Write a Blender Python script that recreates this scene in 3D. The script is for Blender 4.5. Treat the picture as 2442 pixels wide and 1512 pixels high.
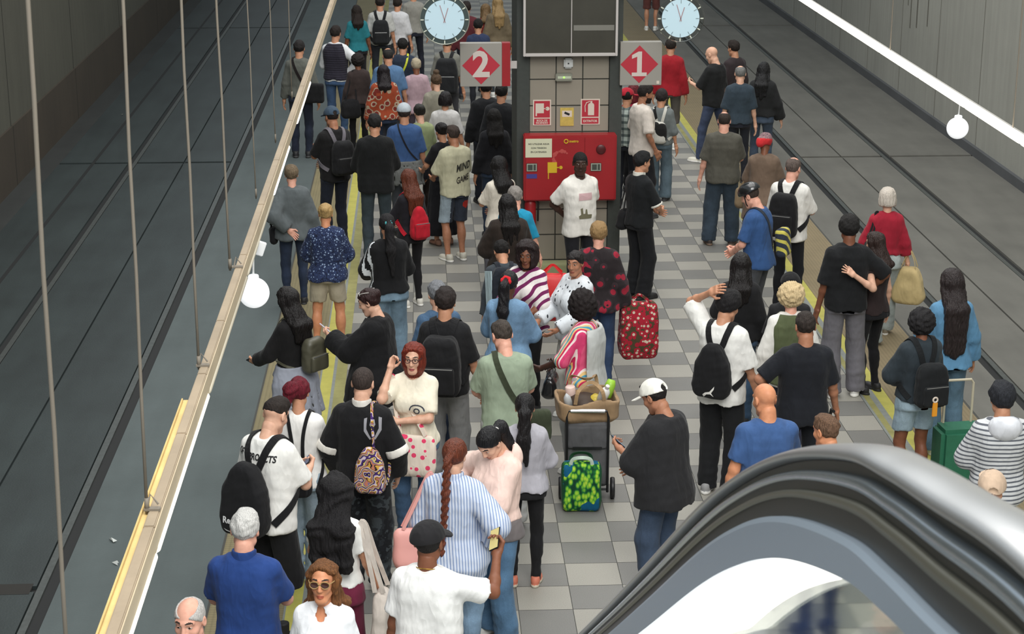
import bpy, bmesh, math, random
import numpy as np
from mathutils import Vector, Matrix, Euler
from mathutils.bvhtree import BVHTree

for _o in list(bpy.data.objects): bpy.data.objects.remove(_o)
SC = bpy.context.scene; COL = SC.collection
random.seed(4)
PI = math.pi
# ------------------------------------------------------------------ camera, light, exposure
F_PX, PITCH, YAW, CAM_H = 4400.0, math.radians(17.03), math.radians(-2.79), 5.95
cam_d = bpy.data.cameras.new('camera'); cam = bpy.data.objects.new('camera', cam_d); COL.objects.link(cam)
cam.location = (0, 0, CAM_H); cam.rotation_euler = (PI/2 - PITCH, 0, YAW)
cam_d.sensor_width = 36.0; cam_d.sensor_fit = 'HORIZONTAL'; cam_d.lens = F_PX/2442*36.0
cam_d.clip_start = .05; cam_d.clip_end = 300
cam_d.dof.use_dof = True; cam_d.dof.focus_distance = 14.5; cam_d.dof.aperture_fstop = 17.0
SC.camera = cam
SC.view_settings.view_transform = 'Standard'; SC.view_settings.look = 'None'
SC.view_settings.gamma = 1.0; SC.view_settings.exposure = 0.22; SC.view_settings.use_curve_mapping = False
W = bpy.data.worlds.new('world'); SC.world = W; W.use_nodes = True
W.node_tree.nodes['Background'].inputs[0].default_value = (.86, .95, 1.0, 1)
W.node_tree.nodes['Background'].inputs[1].default_value = .50
def area(name, loc, target, size, power, col=(1, 1, 1), sy=None):
    l = bpy.data.lights.new(name, 'AREA'); l.energy = power; l.color = col; l.shape = 'RECTANGLE'
    l.size = size; l.size_y = sy or size
    o = bpy.data.objects.new(name, l); COL.objects.link(o); o.location = loc
    o.rotation_euler = (Vector(target) - Vector(loc)).to_track_quat('-Z', 'Y').to_euler()
    return o
area('daylight_opening', (2.0, 2.0, 12.5), (1.6, 15, .6), 9, 2000, (1, .985, .95))
area('daylight_over_platform', (1.7, 22, 12.0), (1.7, 21.5, 0), 10, 1650, (1, .975, .94), 19)

# ------------------------------------------------------------------ rays of the calibrated camera
def ray(x, y):
    a = (x - 1221)/F_PX; b = -(y - 756)/F_PX
    fy = math.cos(PITCH) + b*math.sin(PITCH); fz = -math.sin(PITCH) + b*math.cos(PITCH)
    c, s = math.cos(YAW), math.sin(YAW)
    return (a*c - fy*s, a*s + fy*c, fz)
def Gz(x, y, z=0.0):
    r = ray(x, y); t = (z - CAM_H)/r[2]; return (r[0]*t, r[1]*t, z)
def Gy(x, y, Y):
    r = ray(x, y); t = Y/r[1]; return (r[0]*t, Y, CAM_H + r[2]*t)
def Gx(x, y, X):
    r = ray(x, y); t = X/r[0]; return (X, r[1]*t, CAM_H + r[2]*t)
def Gd(x, y, d):
    a = (x - 1221)/F_PX; r = ray(x, y); return tuple(np.array(r)*d + np.array((0, 0, CAM_H)))

# ------------------------------------------------------------------ materials
def lin(c):
    return tuple(((v/255)/12.92 if v/255 <= .04045 else ((v/255 + .055)/1.055)**2.4) for v in c[:3]) + (1,)
MC = {}
class NT:
    def __init__(s, name):
        s.m = bpy.data.materials.new(name); s.m.use_nodes = True; s.t = s.m.node_tree; s.n = s.t.nodes
        s.p = s.n['Principled BSDF']
    def new(s, typ, **kw):
        n = s.n.new(typ)
        for k, v in kw.items():
            if k[0] == 'i': n.inputs[int(k[1:])].default_value = v
            else: setattr(n, k, v)
        return n
    def link(s, a, b): s.t.links.new(a, b)
    def tc(s, scale=(1, 1, 1), rot=(0, 0, 0)):
        c = s.new('ShaderNodeTexCoord'); mp = s.new('ShaderNodeMapping')
        mp.inputs['Scale'].default_value = scale; mp.inputs['Rotation'].default_value = rot
        s.link(c.outputs['Object'], mp.inputs[0]); return mp.outputs[0]
    def noise(s, vec, scale, detail=3, rough=.5):
        n = s.new('ShaderNodeTexNoise'); n.inputs['Scale'].default_value = scale
        n.inputs['Detail'].default_value = detail; n.inputs['Roughness'].default_value = rough
        s.link(vec, n.inputs['Vector']); return n.outputs[0]
    def ramp(s, fac, stops, const=False):
        r = s.new('ShaderNodeValToRGB'); e = r.color_ramp
        if const: e.interpolation = 'CONSTANT'
        while len(e.elements) < len(stops): e.elements.new(.5)
        for el, (p, c) in zip(e.elements, stops): el.position = p; el.color = c
        s.link(fac, r.inputs[0]); return r.outputs[0]
    def mix(s, fac, a, b, mode='MIX'):
        m = s.new('ShaderNodeMix', data_type='RGBA', blend_type=mode)
        for sock, v in ((m.inputs[0], fac), (m.inputs[6], a), (m.inputs[7], b)):
            if hasattr(v, 'links'): s.link(v, sock)
            else: sock.default_value = v
        return m.outputs[2]
    def math(s, op, a, b=0.0):
        m = s.new('ShaderNodeMath', operation=op)
        for sock, v in ((m.inputs[0], a), (m.inputs[1], b)):
            if hasattr(v, 'links'): s.link(v, sock)
            else: sock.default_value = v
        return m.outputs[0]
    def bump(s, h, strength=.3, dist=.01):
        b = s.new('ShaderNodeBump'); b.inputs['Strength'].default_value = strength; b.inputs['Distance'].default_value = dist
        s.link(h, b.inputs['Height']); s.link(b.outputs[0], s.p.inputs['Normal'])
    def col(s, c):
        if hasattr(c, 'links'): s.link(c, s.p.inputs['Base Color'])
        else: s.p.inputs['Base Color'].default_value = c
def plain(name, c, rough=.6, metal=0.0, spec=.5, emis=0, noise=0, nscale=20, coat=0):
    key = ('plain', name, tuple(c), rough, metal, emis)
    if key in MC: return MC[key]
    t = NT(name); L = lin(c)
    t.p.inputs['Roughness'].default_value = rough; t.p.inputs['Metallic'].default_value = metal
    t.p.inputs['Specular IOR Level'].default_value = spec
    if coat: t.p.inputs['Coat Weight'].default_value = coat
    if noise:
        n = t.noise(t.tc(), nscale, 4, .6)
        d = tuple(v*(1 - noise) for v in L[:3]) + (1,); u = tuple(min(1, v*(1 + noise)) for v in L[:3]) + (1,)
        t.col(t.ramp(n, [(.3, d), (.7, u)]))
    else: t.col(L)
    if emis:
        t.p.inputs['Emission Color'].default_value = L; t.p.inputs['Emission Strength'].default_value = emis
    MC[key] = t.m; return t.m
def cloth(c, kind='plain', c2=(30, 30, 30), c3=None, sc=1.0, rough=.88):
    """woven fabric: base colour or dyed pattern, creases as bump"""
    key = ('cloth', tuple(c), kind, tuple(c2), c3, sc, rough)
    if key in MC: return MC[key]
    t = NT('fabric_' + kind); t.p.inputs['Roughness'].default_value = rough
    t.p.inputs['Specular IOR Level'].default_value = .25
    t.p.inputs['Sheen Weight'].default_value = .06
    A, B = lin(c), lin(c2); Cc = lin(c3) if c3 else B
    v = t.tc()
    def var(L, k=.12):
        return t.ramp(t.noise(v, 9, 3), [(.3, tuple(x*(1 - k) for x in L[:3]) + (1,)), (.7, tuple(min(1, x*(1 + k)) for x in L[:3]) + (1,))])
    sep = t.new('ShaderNodeSeparateXYZ'); t.link(v, sep.inputs[0])
    def wave(sock, freq, duty):
        return t.math('GREATER_THAN', t.math('FRACT', t.math('MULTIPLY', sock, freq)), 1 - duty)
    if kind == 'plain': t.col(var(A))
    elif kind == 'denim':
        a = t.noise(v, 6, 4); b = t.noise(t.tc((90, 90, 260)), 1, 2)
        q = t.ramp(a, [(.3, tuple(x*.75 for x in A[:3]) + (1,)), (.72, tuple(min(1, x*1.35) for x in A[:3]) + (1,))])
        t.col(t.mix(.25, q, b, 'OVERLAY'))
    elif kind == 'hstripe': t.col(t.mix(wave(sep.outputs[2], 28/sc, .38), A, B))
    elif kind == 'vstripe': t.col(t.mix(wave(t.math('ADD', sep.outputs[0], t.math('MULTIPLY', sep.outputs[1], .6)), 45/sc, .35), A, B))
    elif kind == 'rainbow':
        f = t.math('FRACT', t.math('MULTIPLY', t.math('ADD', t.math('ADD', sep.outputs[0], t.math('MULTIPLY', sep.outputs[1], 1.0)), t.math('MULTIPLY', sep.outputs[2], .18)), 7.5/sc))
        t.col(t.ramp(f, [(0, lin((222, 70, 120))), (.14, lin((245, 225, 222))), (.24, lin((200, 40, 90))), (.38, lin((238, 190, 120))), (.5, lin((80, 160, 190))), (.64, lin((240, 205, 140))), (.76, lin((250, 235, 230))), (.86, lin((226, 90, 130)))], True))
    elif kind == 'diag':
        f = t.math('ADD', t.math('MULTIPLY', sep.outputs[2], 1.0), t.math('MULTIPLY', sep.outputs[0], .9))
        f = t.math('ADD', f, t.math('MULTIPLY', t.noise(v, 3.5, 1), .22))
        t.col(t.mix(wave(f, 9/sc, .42), A, B))
    elif kind == 'plaid':
        m1 = t.mix(t.math('MULTIPLY', wave(sep.outputs[2], 11/sc, .4), .75), A, B)
        t.col(t.mix(t.math('MULTIPLY', wave(sep.outputs[0], 12/sc, .4), .65), m1, Cc))
    elif kind == 'floral':
        vo = t.new('ShaderNodeTexVoronoi'); vo.inputs['Scale'].default_value = 38/sc; t.link(v, vo.inputs['Vector'])
        n = t.noise(v, 30/sc, 3); f = t.math('ADD', t.math('MULTIPLY', vo.outputs['Distance'], .7), t.math('MULTIPLY', n, .5))
        t.col(t.ramp(f, [(.36, lin(c3 or c)), (.46, A), (.56, B), (.68, A), (.8, B)]))
    elif kind == 'camo':
        n = t.noise(v, 8/sc, 3, .55)
        t.col(t.ramp(n, [(.0, B), (.42, A), (.5, Cc), (.6, B), (.68, A)], True))
    elif kind == 'blotch':
        n = t.noise(v, 7/sc, 2, .4); vo = t.new('ShaderNodeTexVoronoi'); vo.inputs['Scale'].default_value = 9/sc; t.link(v, vo.inputs['Vector'])
        m1 = t.ramp(vo.outputs['Distance'], [(.0, Cc), (.36, A), (.5, B)], True)
        t.col(t.mix(t.math('GREATER_THAN', n, .60), m1, B))
    elif kind == 'dots':
        vo = t.new('ShaderNodeTexVoronoi'); vo.inputs['Scale'].default_value = 16/sc; t.link(v, vo.inputs['Vector'])
        m1 = t.mix(t.math('LESS_THAN', vo.outputs['Distance'], .3), A, B)
        t.col(t.mix(t.math('GREATER_THAN', vo.outputs['Distance'], .62), m1, Cc))
    elif kind == 'specks':
        vo = t.new('ShaderNodeTexVoronoi'); vo.inputs['Scale'].default_value = 22/sc; t.link(t.tc((1, 1, .45), (.4, .2, .5)), vo.inputs['Vector'])
        t.col(t.mix(t.math('LESS_THAN', vo.outputs['Distance'], .2), A, B))
    elif kind == 'swirl':
        n = t.noise(v, 8/sc, 2, .5); f = t.math('FRACT', t.math('MULTIPLY', n, 7))
        t.col(t.ramp(f, [(0, lin((70, 45, 110))), (.16, lin((205, 190, 200))), (.3, lin((206, 160, 70))), (.44, lin((30, 26, 40))), (.52, lin((190, 120, 95))), (.68, lin((120, 110, 150))), (.8, lin((215, 190, 110))), (.92, lin((40, 34, 60)))], True))
    elif kind == 'leaf':
        vo = t.new('ShaderNodeTexVoronoi'); vo.inputs['Scale'].default_value = 34/sc; t.link(t.tc((1, 1, .6), (0, .6, 0)), vo.inputs['Vector'])
        n = t.noise(v, 5.5, 2, .5)
        g = t.ramp(vo.outputs['Distance'], [(0, lin((212, 222, 80))), (.42, lin((120, 186, 50))), (.62, lin((24, 104, 50))), (.8, lin((12, 60, 40)))])
        t.col(t.mix(t.math('GREATER_THAN', n, .60), g, lin((14, 88, 122))))
    # creases
    w = t.noise(t.tc((1, 1, .5), (.3, .5, .2)), 8, 2, .45); w2 = t.noise(t.tc((1.2, 1.2, .45), (-.5, .35, .9)), 17, 1)
    fine = t.noise(v, 220, 1); rid = t.math('ABSOLUTE', t.math('SUBTRACT', w2, .5))
    t.bump(t.math('ADD', t.math('SUBTRACT', w, t.math('MULTIPLY', rid, .55)), t.math('MULTIPLY', fine, .025)), .55, .04)
    MC[key] = t.m; return t.m
def hairmat(c, rough=.5):
    key = ('hair', tuple(c))
    if key in MC: return MC[key]
    t = NT('hair_strands'); A = lin(c)
    v = t.tc((1, 1, .08)); n = t.noise(v, 130, 2, .6)
    k = .45 if max(A[:3]) < .25 else .2
    t.col(t.ramp(n, [(.3, tuple(x*(1 - k) for x in A[:3]) + (1,)), (.7, tuple(min(1, x*(1 + k)) for x in A[:3]) + (1,))]))
    t.p.inputs['Roughness'].default_value = rough; t.p.inputs['Specular IOR Level'].default_value = .35; t.bump(n, .9, .012)
    MC[key] = t.m; return t.m
SKIN = dict(light=(222, 176, 150), tan=(198, 146, 116), pink=(228, 172, 150), olive=(176, 124, 96), brown=(128, 82, 60), dark=(88, 57, 44), orange=(214, 148, 110), deep=(66, 44, 36))
def skinmat(k):
    key = ('skin', k)
    if key in MC: return MC[key]
    t = NT('skin_' + k); A = lin(SKIN[k])
    n = t.noise(t.tc(), 28, 3)
    t.col(t.ramp(n, [(.3, (A[0]*.9, A[1]*.84, A[2]*.82, 1)), (.7, (min(1, A[0]*1.06), A[1]*1.06, A[2]*1.06, 1))]))
    t.p.inputs['Roughness'].default_value = .5; t.p.inputs['Specular IOR Level'].default_value = .35
    t.p.inputs['Subsurface Weight'].default_value = 0.0
    MC[key] = t.m; return t.m

# ------------------------------------------------------------------ objects
def link(name, me, parent=None, loc=None):
    o = bpy.data.objects.new(name, me); COL.objects.link(o)
    if parent: o.parent = parent
    if loc is not None: o.location = loc
    return o
def tag(o, label=None, cat=None, group=None, kind=None):
    if label: o['label'] = label
    if cat: o['category'] = cat
    if group: o['group'] = group
    if kind: o['kind'] = kind
    return o
def empty(name, loc=(0, 0, 0), rz=0.0, label=None, cat=None, group=None):
    o = link(name, None); o.location = loc; o.rotation_euler = (0, 0, rz); o.empty_display_size = .1
    return tag(o, label, cat, group)
def mesh(name, V, Fq, mats, parent=None, mi=None, smooth=True, sharp=0):
    me = bpy.data.meshes.new(name); V = np.asarray(V, np.float32)
    if isinstance(Fq, np.ndarray):
        n, k = Fq.shape
        me.vertices.add(len(V)); me.vertices.foreach_set('co', V.ravel())
        me.loops.add(n*k); me.loops.foreach_set('vertex_index', Fq.astype(np.int32).ravel())
        me.polygons.add(n); me.polygons.foreach_set('loop_start', np.arange(0, n*k, k, dtype=np.int32))
        me.update(calc_edges=True)
    else:
        me.from_pydata([tuple(map(float, v)) for v in V], [], Fq); me.update()
    for m in (mats if isinstance(mats, (list, tuple)) else [mats]): me.materials.append(m)
    if mi is not None: me.polygons.foreach_set('material_index', np.asarray(mi, np.int32))
    if smooth: me.polygons.foreach_set('use_smooth', np.ones(len(me.polygons), bool))
    me.update()
    if sharp: me.set_sharp_from_angle(angle=sharp)
    return link(name, me, parent)
class MB:
    """collects simple solids into one mesh"""
    def __init__(s): s.v = []; s.f = []; s.m = []
    def add(s, V, Fc, mi=0):
        o = len(s.v); s.v += [tuple(map(float, p)) for p in V]; s.f += [tuple(i + o for i in q) for q in Fc]; s.m += [mi]*len(Fc); return s
    def box(s, lo, hi, mi=0, R=None, at=(0, 0, 0)):
        V = [Vector((x, y, z)) for x in (lo[0], hi[0]) for y in (lo[1], hi[1]) for z in (lo[2], hi[2])]
        if R is not None: V = [R @ p for p in V]
        V = [p + Vector(at) for p in V]
        return s.add(V, [(0, 1, 3, 2), (4, 6, 7, 5), (0, 4, 5, 1), (2, 3, 7, 6), (0, 2, 6, 4), (1, 5, 7, 3)], mi)
    def tube(s, pts, r, n=10, mi=0, closed=False, caps=True, flat=None):
        pts = [Vector(p) for p in pts]; N = len(pts); rr = r if isinstance(r, (list, tuple)) else [r]*N
        rings = []; up = None
        for i, p in enumerate(pts):
            a = pts[(i - 1) % N] if (closed or i > 0) else p; b = pts[(i + 1) % N] if (closed or i < N - 1) else p
            t = (b - a).normalized()
            if up is None: up = t.orthogonal().normalized() if flat is None else Vector(flat)
            up = (up - t*up.dot(t)); up = up.normalized() if up.length > 1e-6 else t.orthogonal().normalized()
            sd = t.cross(up); rings.append([p + (up*math.cos(2*PI*k/n) + sd*math.sin(2*PI*k/n))*rr[i] for k in range(n)])
        V = [q for g in rings for q in g]; Fc = []
        for i in range(N if closed else N - 1):
            j = (i + 1) % N
            Fc += [(i*n + k, i*n + (k + 1) % n, j*n + (k + 1) % n, j*n + k) for k in range(n)]
        if caps and not closed: Fc += [tuple(range(n))[::-1], tuple((N - 1)*n + k for k in range(n))]
        return s.add(V, Fc, mi)
    def ribbon(s, pts, nrm, w, th, mi=0, closed=False):
        pts = [Vector(p) for p in pts]; N = len(pts); V = []
        for i, p in enumerate(pts):
            a = pts[(i - 1) % N] if (closed or i > 0) else p; b = pts[(i + 1) % N] if (closed or i < N - 1) else p
            t = (b - a).normalized(); n_ = Vector(nrm[i]); n_ = (n_ - t*n_.dot(t)).normalized(); sd = t.cross(n_)
            V += [p - sd*w/2, p + sd*w/2, p + sd*w/2 + n_*th, p - sd*w/2 + n_*th]
        Fc = []
        for i in range(N if closed else N - 1):
            j = (i + 1) % N
            Fc += [(i*4 + k, i*4 + (k + 1) % 4, j*4 + (k + 1) % 4, j*4 + k) for k in range(4)]
        if not closed: Fc += [(3, 2, 1, 0), tuple((N - 1)*4 + k for k in range(4))]
        return s.add(V, Fc, mi)
    def lathe(s, prof, n=24, mi=0, at=(0, 0, 0), R=None):
        V = []
        for r, z in prof:
            for k in range(n):
                p = Vector((r*math.cos(2*PI*k/n), r*math.sin(2*PI*k/n), z))
                if R is not None: p = R @ p
                V.append(p + Vector(at))
        Fc = [(i*n + k, i*n + (k + 1) % n, (i + 1)*n + (k + 1) % n, (i + 1)*n + k) for i in range(len(prof) - 1) for k in range(n)]
        Fc += [tuple(range(n))[::-1], tuple((len(prof) - 1)*n + k for k in range(n))]
        return s.add(V, Fc, mi)
    def build(s, name, mats, parent=None, bevel=0.0, smooth=False, loc=None, seg=2):
        me = bpy.data.meshes.new(name); me.from_pydata(s.v, [], s.f)
        for m in (mats if isinstance(mats, (list, tuple)) else [mats]): me.materials.append(m)
        me.polygons.foreach_set('material_index', s.m); me.update()
        bm = bmesh.new(); bm.from_mesh(me)
        bmesh.ops.recalc_face_normals(bm, faces=bm.faces)
        if bevel: bmesh.ops.bevel(bm, geom=list(bm.edges), offset=bevel, segments=seg, affect='EDGES', clamp_overlap=True)
        bm.to_mesh(me); bm.free()
        if smooth: me.polygons.foreach_set('use_smooth', [True]*len(me.polygons))
        return link(name, me, parent, loc)
def box(name, lo, hi, mat, parent=None, bevel=0.0, smooth=False): return MB().box(lo, hi).build(name, mat, parent, bevel, smooth)

# ------------------------------------------------------------------ implicit surfaces
F4 = np.float32
def nets(f, lo, hi, h):
    lo = np.array(lo, float) - h*1.5; hi = np.array(hi, float) + h*1.5
    n = np.ceil((hi - lo)/h).astype(int) + 1
    ax = [lo[i] + h*np.arange(n[i]) for i in range(3)]
    P = np.stack(np.meshgrid(*ax, indexing='ij'), -1).reshape(-1, 3).astype(F4)
    D = np.asarray(f(P), F4).reshape(n); D = np.where(np.abs(D) < 1e-6, 1e-6, D)
    S = D < 0
    c = np.zeros(n - 1, np.int8)
    for i in (0, 1):
        for j in (0, 1):
            for k in (0, 1): c += S[i:n[0] - 1 + i, j:n[1] - 1 + j, k:n[2] - 1 + k]
    act = (c > 0) & (c < 8); ids = np.argwhere(act); N = len(ids)
    if N == 0: return np.zeros((0, 3), F4), np.zeros((0, 4), np.int32)
    acc = np.zeros((N, 3)); cnt = np.zeros(N)
    I, J, K = ids.T
    for a in range(3):
        for u in (0, 1):
            for v in (0, 1):
                o = [0, 0, 0]; b = [q for q in range(3) if q != a]; o[b[0]] = u; o[b[1]] = v
                o2 = list(o); o2[a] = 1
                d0 = D[I + o[0], J + o[1], K + o[2]]; d1 = D[I + o2[0], J + o2[1], K + o2[2]]
                m = (d0 < 0) != (d1 < 0); t = np.where(m, d0/np.where(m, d0 - d1, 1), 0)
                p = np.tile(np.array(o, float), (N, 1)); p[:, a] = t
                acc += p*m[:, None]; cnt += m
    V = (ids + acc/cnt[:, None])*h + lo
    idx = np.full(act.shape, -1, np.int32); idx[act] = np.arange(N)
    Q = []
    for a in range(3):
        b, e = (a + 1) % 3, (a + 2) % 3
        s0 = [slice(None)]*3; s1 = [slice(None)]*3
        for q in (b, e): s0[q] = slice(1, n[q] - 1); s1[q] = slice(1, n[q] - 1)
        s0[a] = slice(0, n[a] - 1); s1[a] = slice(1, n[a])
        A = S[tuple(s0)]; B = S[tuple(s1)]; ed = np.argwhere(A != B)
        if not len(ed): continue
        sg = A[tuple(ed.T)]; base = ed.copy(); base[:, b] += 1; base[:, e] += 1
        q4 = []
        for db, de in ((-1, -1), (0, -1), (0, 0), (-1, 0)):
            x = base.copy(); x[:, b] += db; x[:, e] += de; q4.append(idx[x[:, 0], x[:, 1], x[:, 2]])
        q = np.stack(q4, 1); q[~sg] = q[~sg][:, ::-1]; Q.append(q)
    return V.astype(F4), np.concatenate(Q).astype(np.int32)
def v3(*a): return np.array(a, F4)
def cap(P, a, b, ra, rb=None):
    rb = ra if rb is None else rb
    a = np.asarray(a, F4); ba = np.asarray(b, F4) - a; pa = P - a
    t = np.clip(pa @ ba/max(1e-9, float(ba @ ba)), 0, 1)
    return np.sqrt(((pa - t[:, None]*ba)**2).sum(1)) - (ra + (rb - ra)*t)
def ell(P, c, r):
    r = np.asarray(r, F4); q = (P - np.asarray(c, F4)); k0 = np.sqrt(((q/r)**2).sum(1)); k1 = np.sqrt(((q/(r*r))**2).sum(1)) + 1e-6
    return k0*(k0 - 1)/k1
def rbox(P, c, b, r):
    q = np.abs(P - np.asarray(c, F4)) - (np.asarray(b, F4) - r)
    return np.sqrt((np.maximum(q, 0)**2).sum(1)) + np.minimum(q.max(1), 0) - r
def smin(a, b, k):
    h = np.clip(.5 + .5*(b - a)/k, 0, 1); return b + (a - b)*h - k*h*(1 - h)
def smax(a, b, k): return -smin(-a, -b, k)
def wob(P, f, seed=0):
    r = np.random.RandomState(seed); o = 0
    for i in range(4):
        d = r.normal(size=3); d = d/np.linalg.norm(d)*f*(.7 + .6*r.rand()); o = o + np.sin(P @ d.astype(F4) + r.rand()*6.28)
    return o/4
def join(parts):
    V = []; Q = []; o = 0
    for v, q in parts:
        V.append(v); Q.append(q + o); o += len(v)
    return np.concatenate(V), np.concatenate(Q)
def catmull(pts, n=6, closed=False):
    P = [np.array(p, float) for p in pts]; N = len(P); out = []
    for i in range(N if closed else N - 1):
        p0 = P[(i - 1) % N] if (closed or i > 0) else P[0]; p1 = P[i]; p2 = P[(i + 1) % N]; p3 = P[(i + 2) % N] if (closed or i + 2 < N) else P[-1]
        for k in range(n):
            t = k/n; out.append(.5*((2*p1) + (p2 - p0)*t + (2*p0 - 5*p1 + 4*p2 - p3)*t*t + (3*p1 - p0 - 3*p2 + p3)*t**3))
    if not closed: out.append(P[-1])
    return out
TXT = {}
def text_mesh(s, bold=False):
    """flat glyph outlines, centred, letter height about 1"""
    if s in TXT: return TXT[s]
    cu = bpy.data.curves.new('t', 'FONT'); cu.body = s; cu.align_x = 'CENTER'; cu.align_y = 'CENTER'; cu.resolution_u = 3
    cu.offset = .03 if bold else 0
    o = bpy.data.objects.new('t', cu); COL.objects.link(o); dg = bpy.context.evaluated_depsgraph_get()
    me = bpy.data.meshes.new_from_object(o.evaluated_get(dg)); V = [tuple(v.co) for v in me.vertices]; Fc = [tuple(p.vertices) for p in me.polygons]
    bpy.data.objects.remove(o); bpy.data.meshes.remove(me); TXT[s] = (V, Fc); return V, Fc
for _s in ('2', '1', 'PROJECTS', 'Reebok', 'MIND', 'GAME', 'BOCA DE', 'INCENDIO', 'EXTINTOR', 'NO UTILIZAR AGUA', 'CON TENSION', 'EN CATENARIA', 'metro', 'OF'): text_mesh(_s, True)
# ------------------------------------------------------------------ anatomy shared by everyone
def head_sdf(P, fem):
    w = .94 if fem else 1.0; j = .9 if fem else 1.0
    Q = P/v3(w, 1, 1)
    d = ell(Q, (0, -.012, .035), (.074, .096, .086))
    d = smin(d, ell(Q, (0, .022, -.03), (.060*j, .070, .082)), .03)
    d = smin(d, ell(Q, (0, .058, -.098), (.026*j, .026, .021)), .03)            # chin
    for s in (-1, 1):
        d = smin(d, ell(Q, (s*.042*j, .052, -.022), (.022, .028, .022)), .02)   # cheekbones
        d = smin(d, cap(Q, (s*.05*j, .0, -.062), (s*.022*j, .06, -.096), .018), .025)
        d = smin(d, cap(Q, (s*.012, .083, .04), (s*.045, .066, .038), .011), .014)   # brow
        d = smax(d, -ell(Q, (s*.031, .094, .016), (.019, .018, .012)), .008)
        d = smin(d, ell(Q, (s*.031, .072, .015), (.0135, .0135, .0115)), .002)
        e = ell(Q, (s*.078, -.012, .0), (.011, .021, .032)); e = smax(e, -ell(Q, (s*.088, -.006, .004), (.008, .012, .02)), .005)
        d = smin(d, e, .008)
    d = smin(d, cap(Q, (0, .088, .028), (0, .104, -.018), .008, .0125), .012)
    for s in (-1, 1): d = smin(d, ell(Q, (s*.012, .094, -.022), (.0085, .012, .0085)), .006)
    d = smin(d, ell(Q, (0, .084, -.056), (.023, .014, .0065)), .006)
    d = smin(d, ell(Q, (0, .082, -.069), (.019, .013, .0075)), .006)
    d = smax(d, -ell(Q, (0, .1, -.0622), (.024, .012, .0022)), .004)
    return smin(d, cap(Q, (0, -.022, -.06), (0, -.034, -.19), .05, .054), .03)
def _heads():
    out = {}
    for fem in (0, 1):
        for lod, st in ((0, .0055), (1, .0085)):
            V, Q = nets(lambda P: head_sdf(P, fem), (-.1, -.125, -.19), (.1, .13, .13), st)
            c = V[Q].mean(1); x, y, z = np.abs(c[:, 0]), c[:, 1], c[:, 2]
            mi = np.zeros(len(Q), np.int32)
            ey = ((x - .031*(.94 if fem else 1))/.0135)**2 + ((z - .015)/.0056)**2 < 1
            mi[ey & (y > .065)] = 1
            ir = ((x - .031)/.0062)**2 + ((z - .0155)/.0062)**2 < 1
            mi[ir & (y > .07)] = 2
            mi[(y > .06) & (x > .013) & (x < .05) & (np.abs(z - .042 - .004*(1 - ((x - .03)/.02)**2)) < .0048)] = 3
            mi[(y > .072) & (x < .0245) & (z < -.050) & (z > -.0765) & (((x/.025)**2 + ((z + .0625)/.0135)**2) < 1)] = 4
            out[fem, lod] = (V, Q, mi)
    return out
HEADS = _heads()
FING = [(-.030, .068), (-.010, .079), (.011, .074), (.031, .058)]
def hand_sdf(P, curl, thumb, spread):
    d = rbox(P, (0, 0, .052), (.041, .0135, .046), .0125)
    d = smin(d, cap(P, (0, 0, -.03), (0, 0, .02), .0265, .029), .02)
    for i, (x, L) in enumerate(FING):
        p = np.array((x, 0, .092)); a = 0.0; sx = spread*(x/.03)
        for k, fr in enumerate((.45, .31, .24)):
            a += curl*(.75, 1.0, .8)[k]*(1 + .08*(i - 1.5)); q = p + L*fr*np.array((sx, math.sin(a), math.cos(a)))
            d = smin(d, cap(P, p, q, .0092 - .0008*k, .0085 - .0009*k), .004); p = q
    p = np.array((.034, .004, .03)); q = p + np.array((.028, .014, .026)); d = smin(d, cap(P, p, q, .014, .0115), .01)
    r = q + np.array((.012 - .02*thumb, .006 + .02*thumb, .03)); d = smin(d, cap(P, q, r, .0112, .0085), .004)
    return d
HANDS = {k: nets(lambda P: hand_sdf(P, *a), (-.06, -.03, -.05), (.1, .1, .19), .0042) for k, a in dict(relax=(.38, .4, .1), grip=(1.05, 1.0, 0), open=(.08, 0, .35)).items()}
def shoe_sdf(P, boot):
    d = smin(ell(P, (0, -.045, .045), (.037, .045, .05)), ell(P, (0, .085, .032), (.044, .105, .038)), .03)
    d = smin(d, cap(P, (0, -.03, .06), (0, -.025, .10 + .06*boot), .038), .03)
    d = smax(d, P[:, 2] - (.095 + .07*boot), .01); d = smax(d, .012 - P[:, 2], .008)
    sole = smax(np.minimum(ell(P, (0, .08, .012), (.05, .118, .05)), ell(P, (0, -.04, .012), (.042, .062, .05))), np.abs(P[:, 2] - .013) - .013, .006)
    return smin(d, sole, .004)
def _shoes():
    out = {}
    for b in (0, 1):
        V, Q = nets(lambda P: shoe_sdf(P, b), (-.06, -.12, 0), (.06, .2, .2), .0085)
        z = V[Q].mean(1)[:, 2]; out[b] = (V, Q, (z < .026).astype(np.int32))
    return out
SHOES = _shoes()

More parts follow.
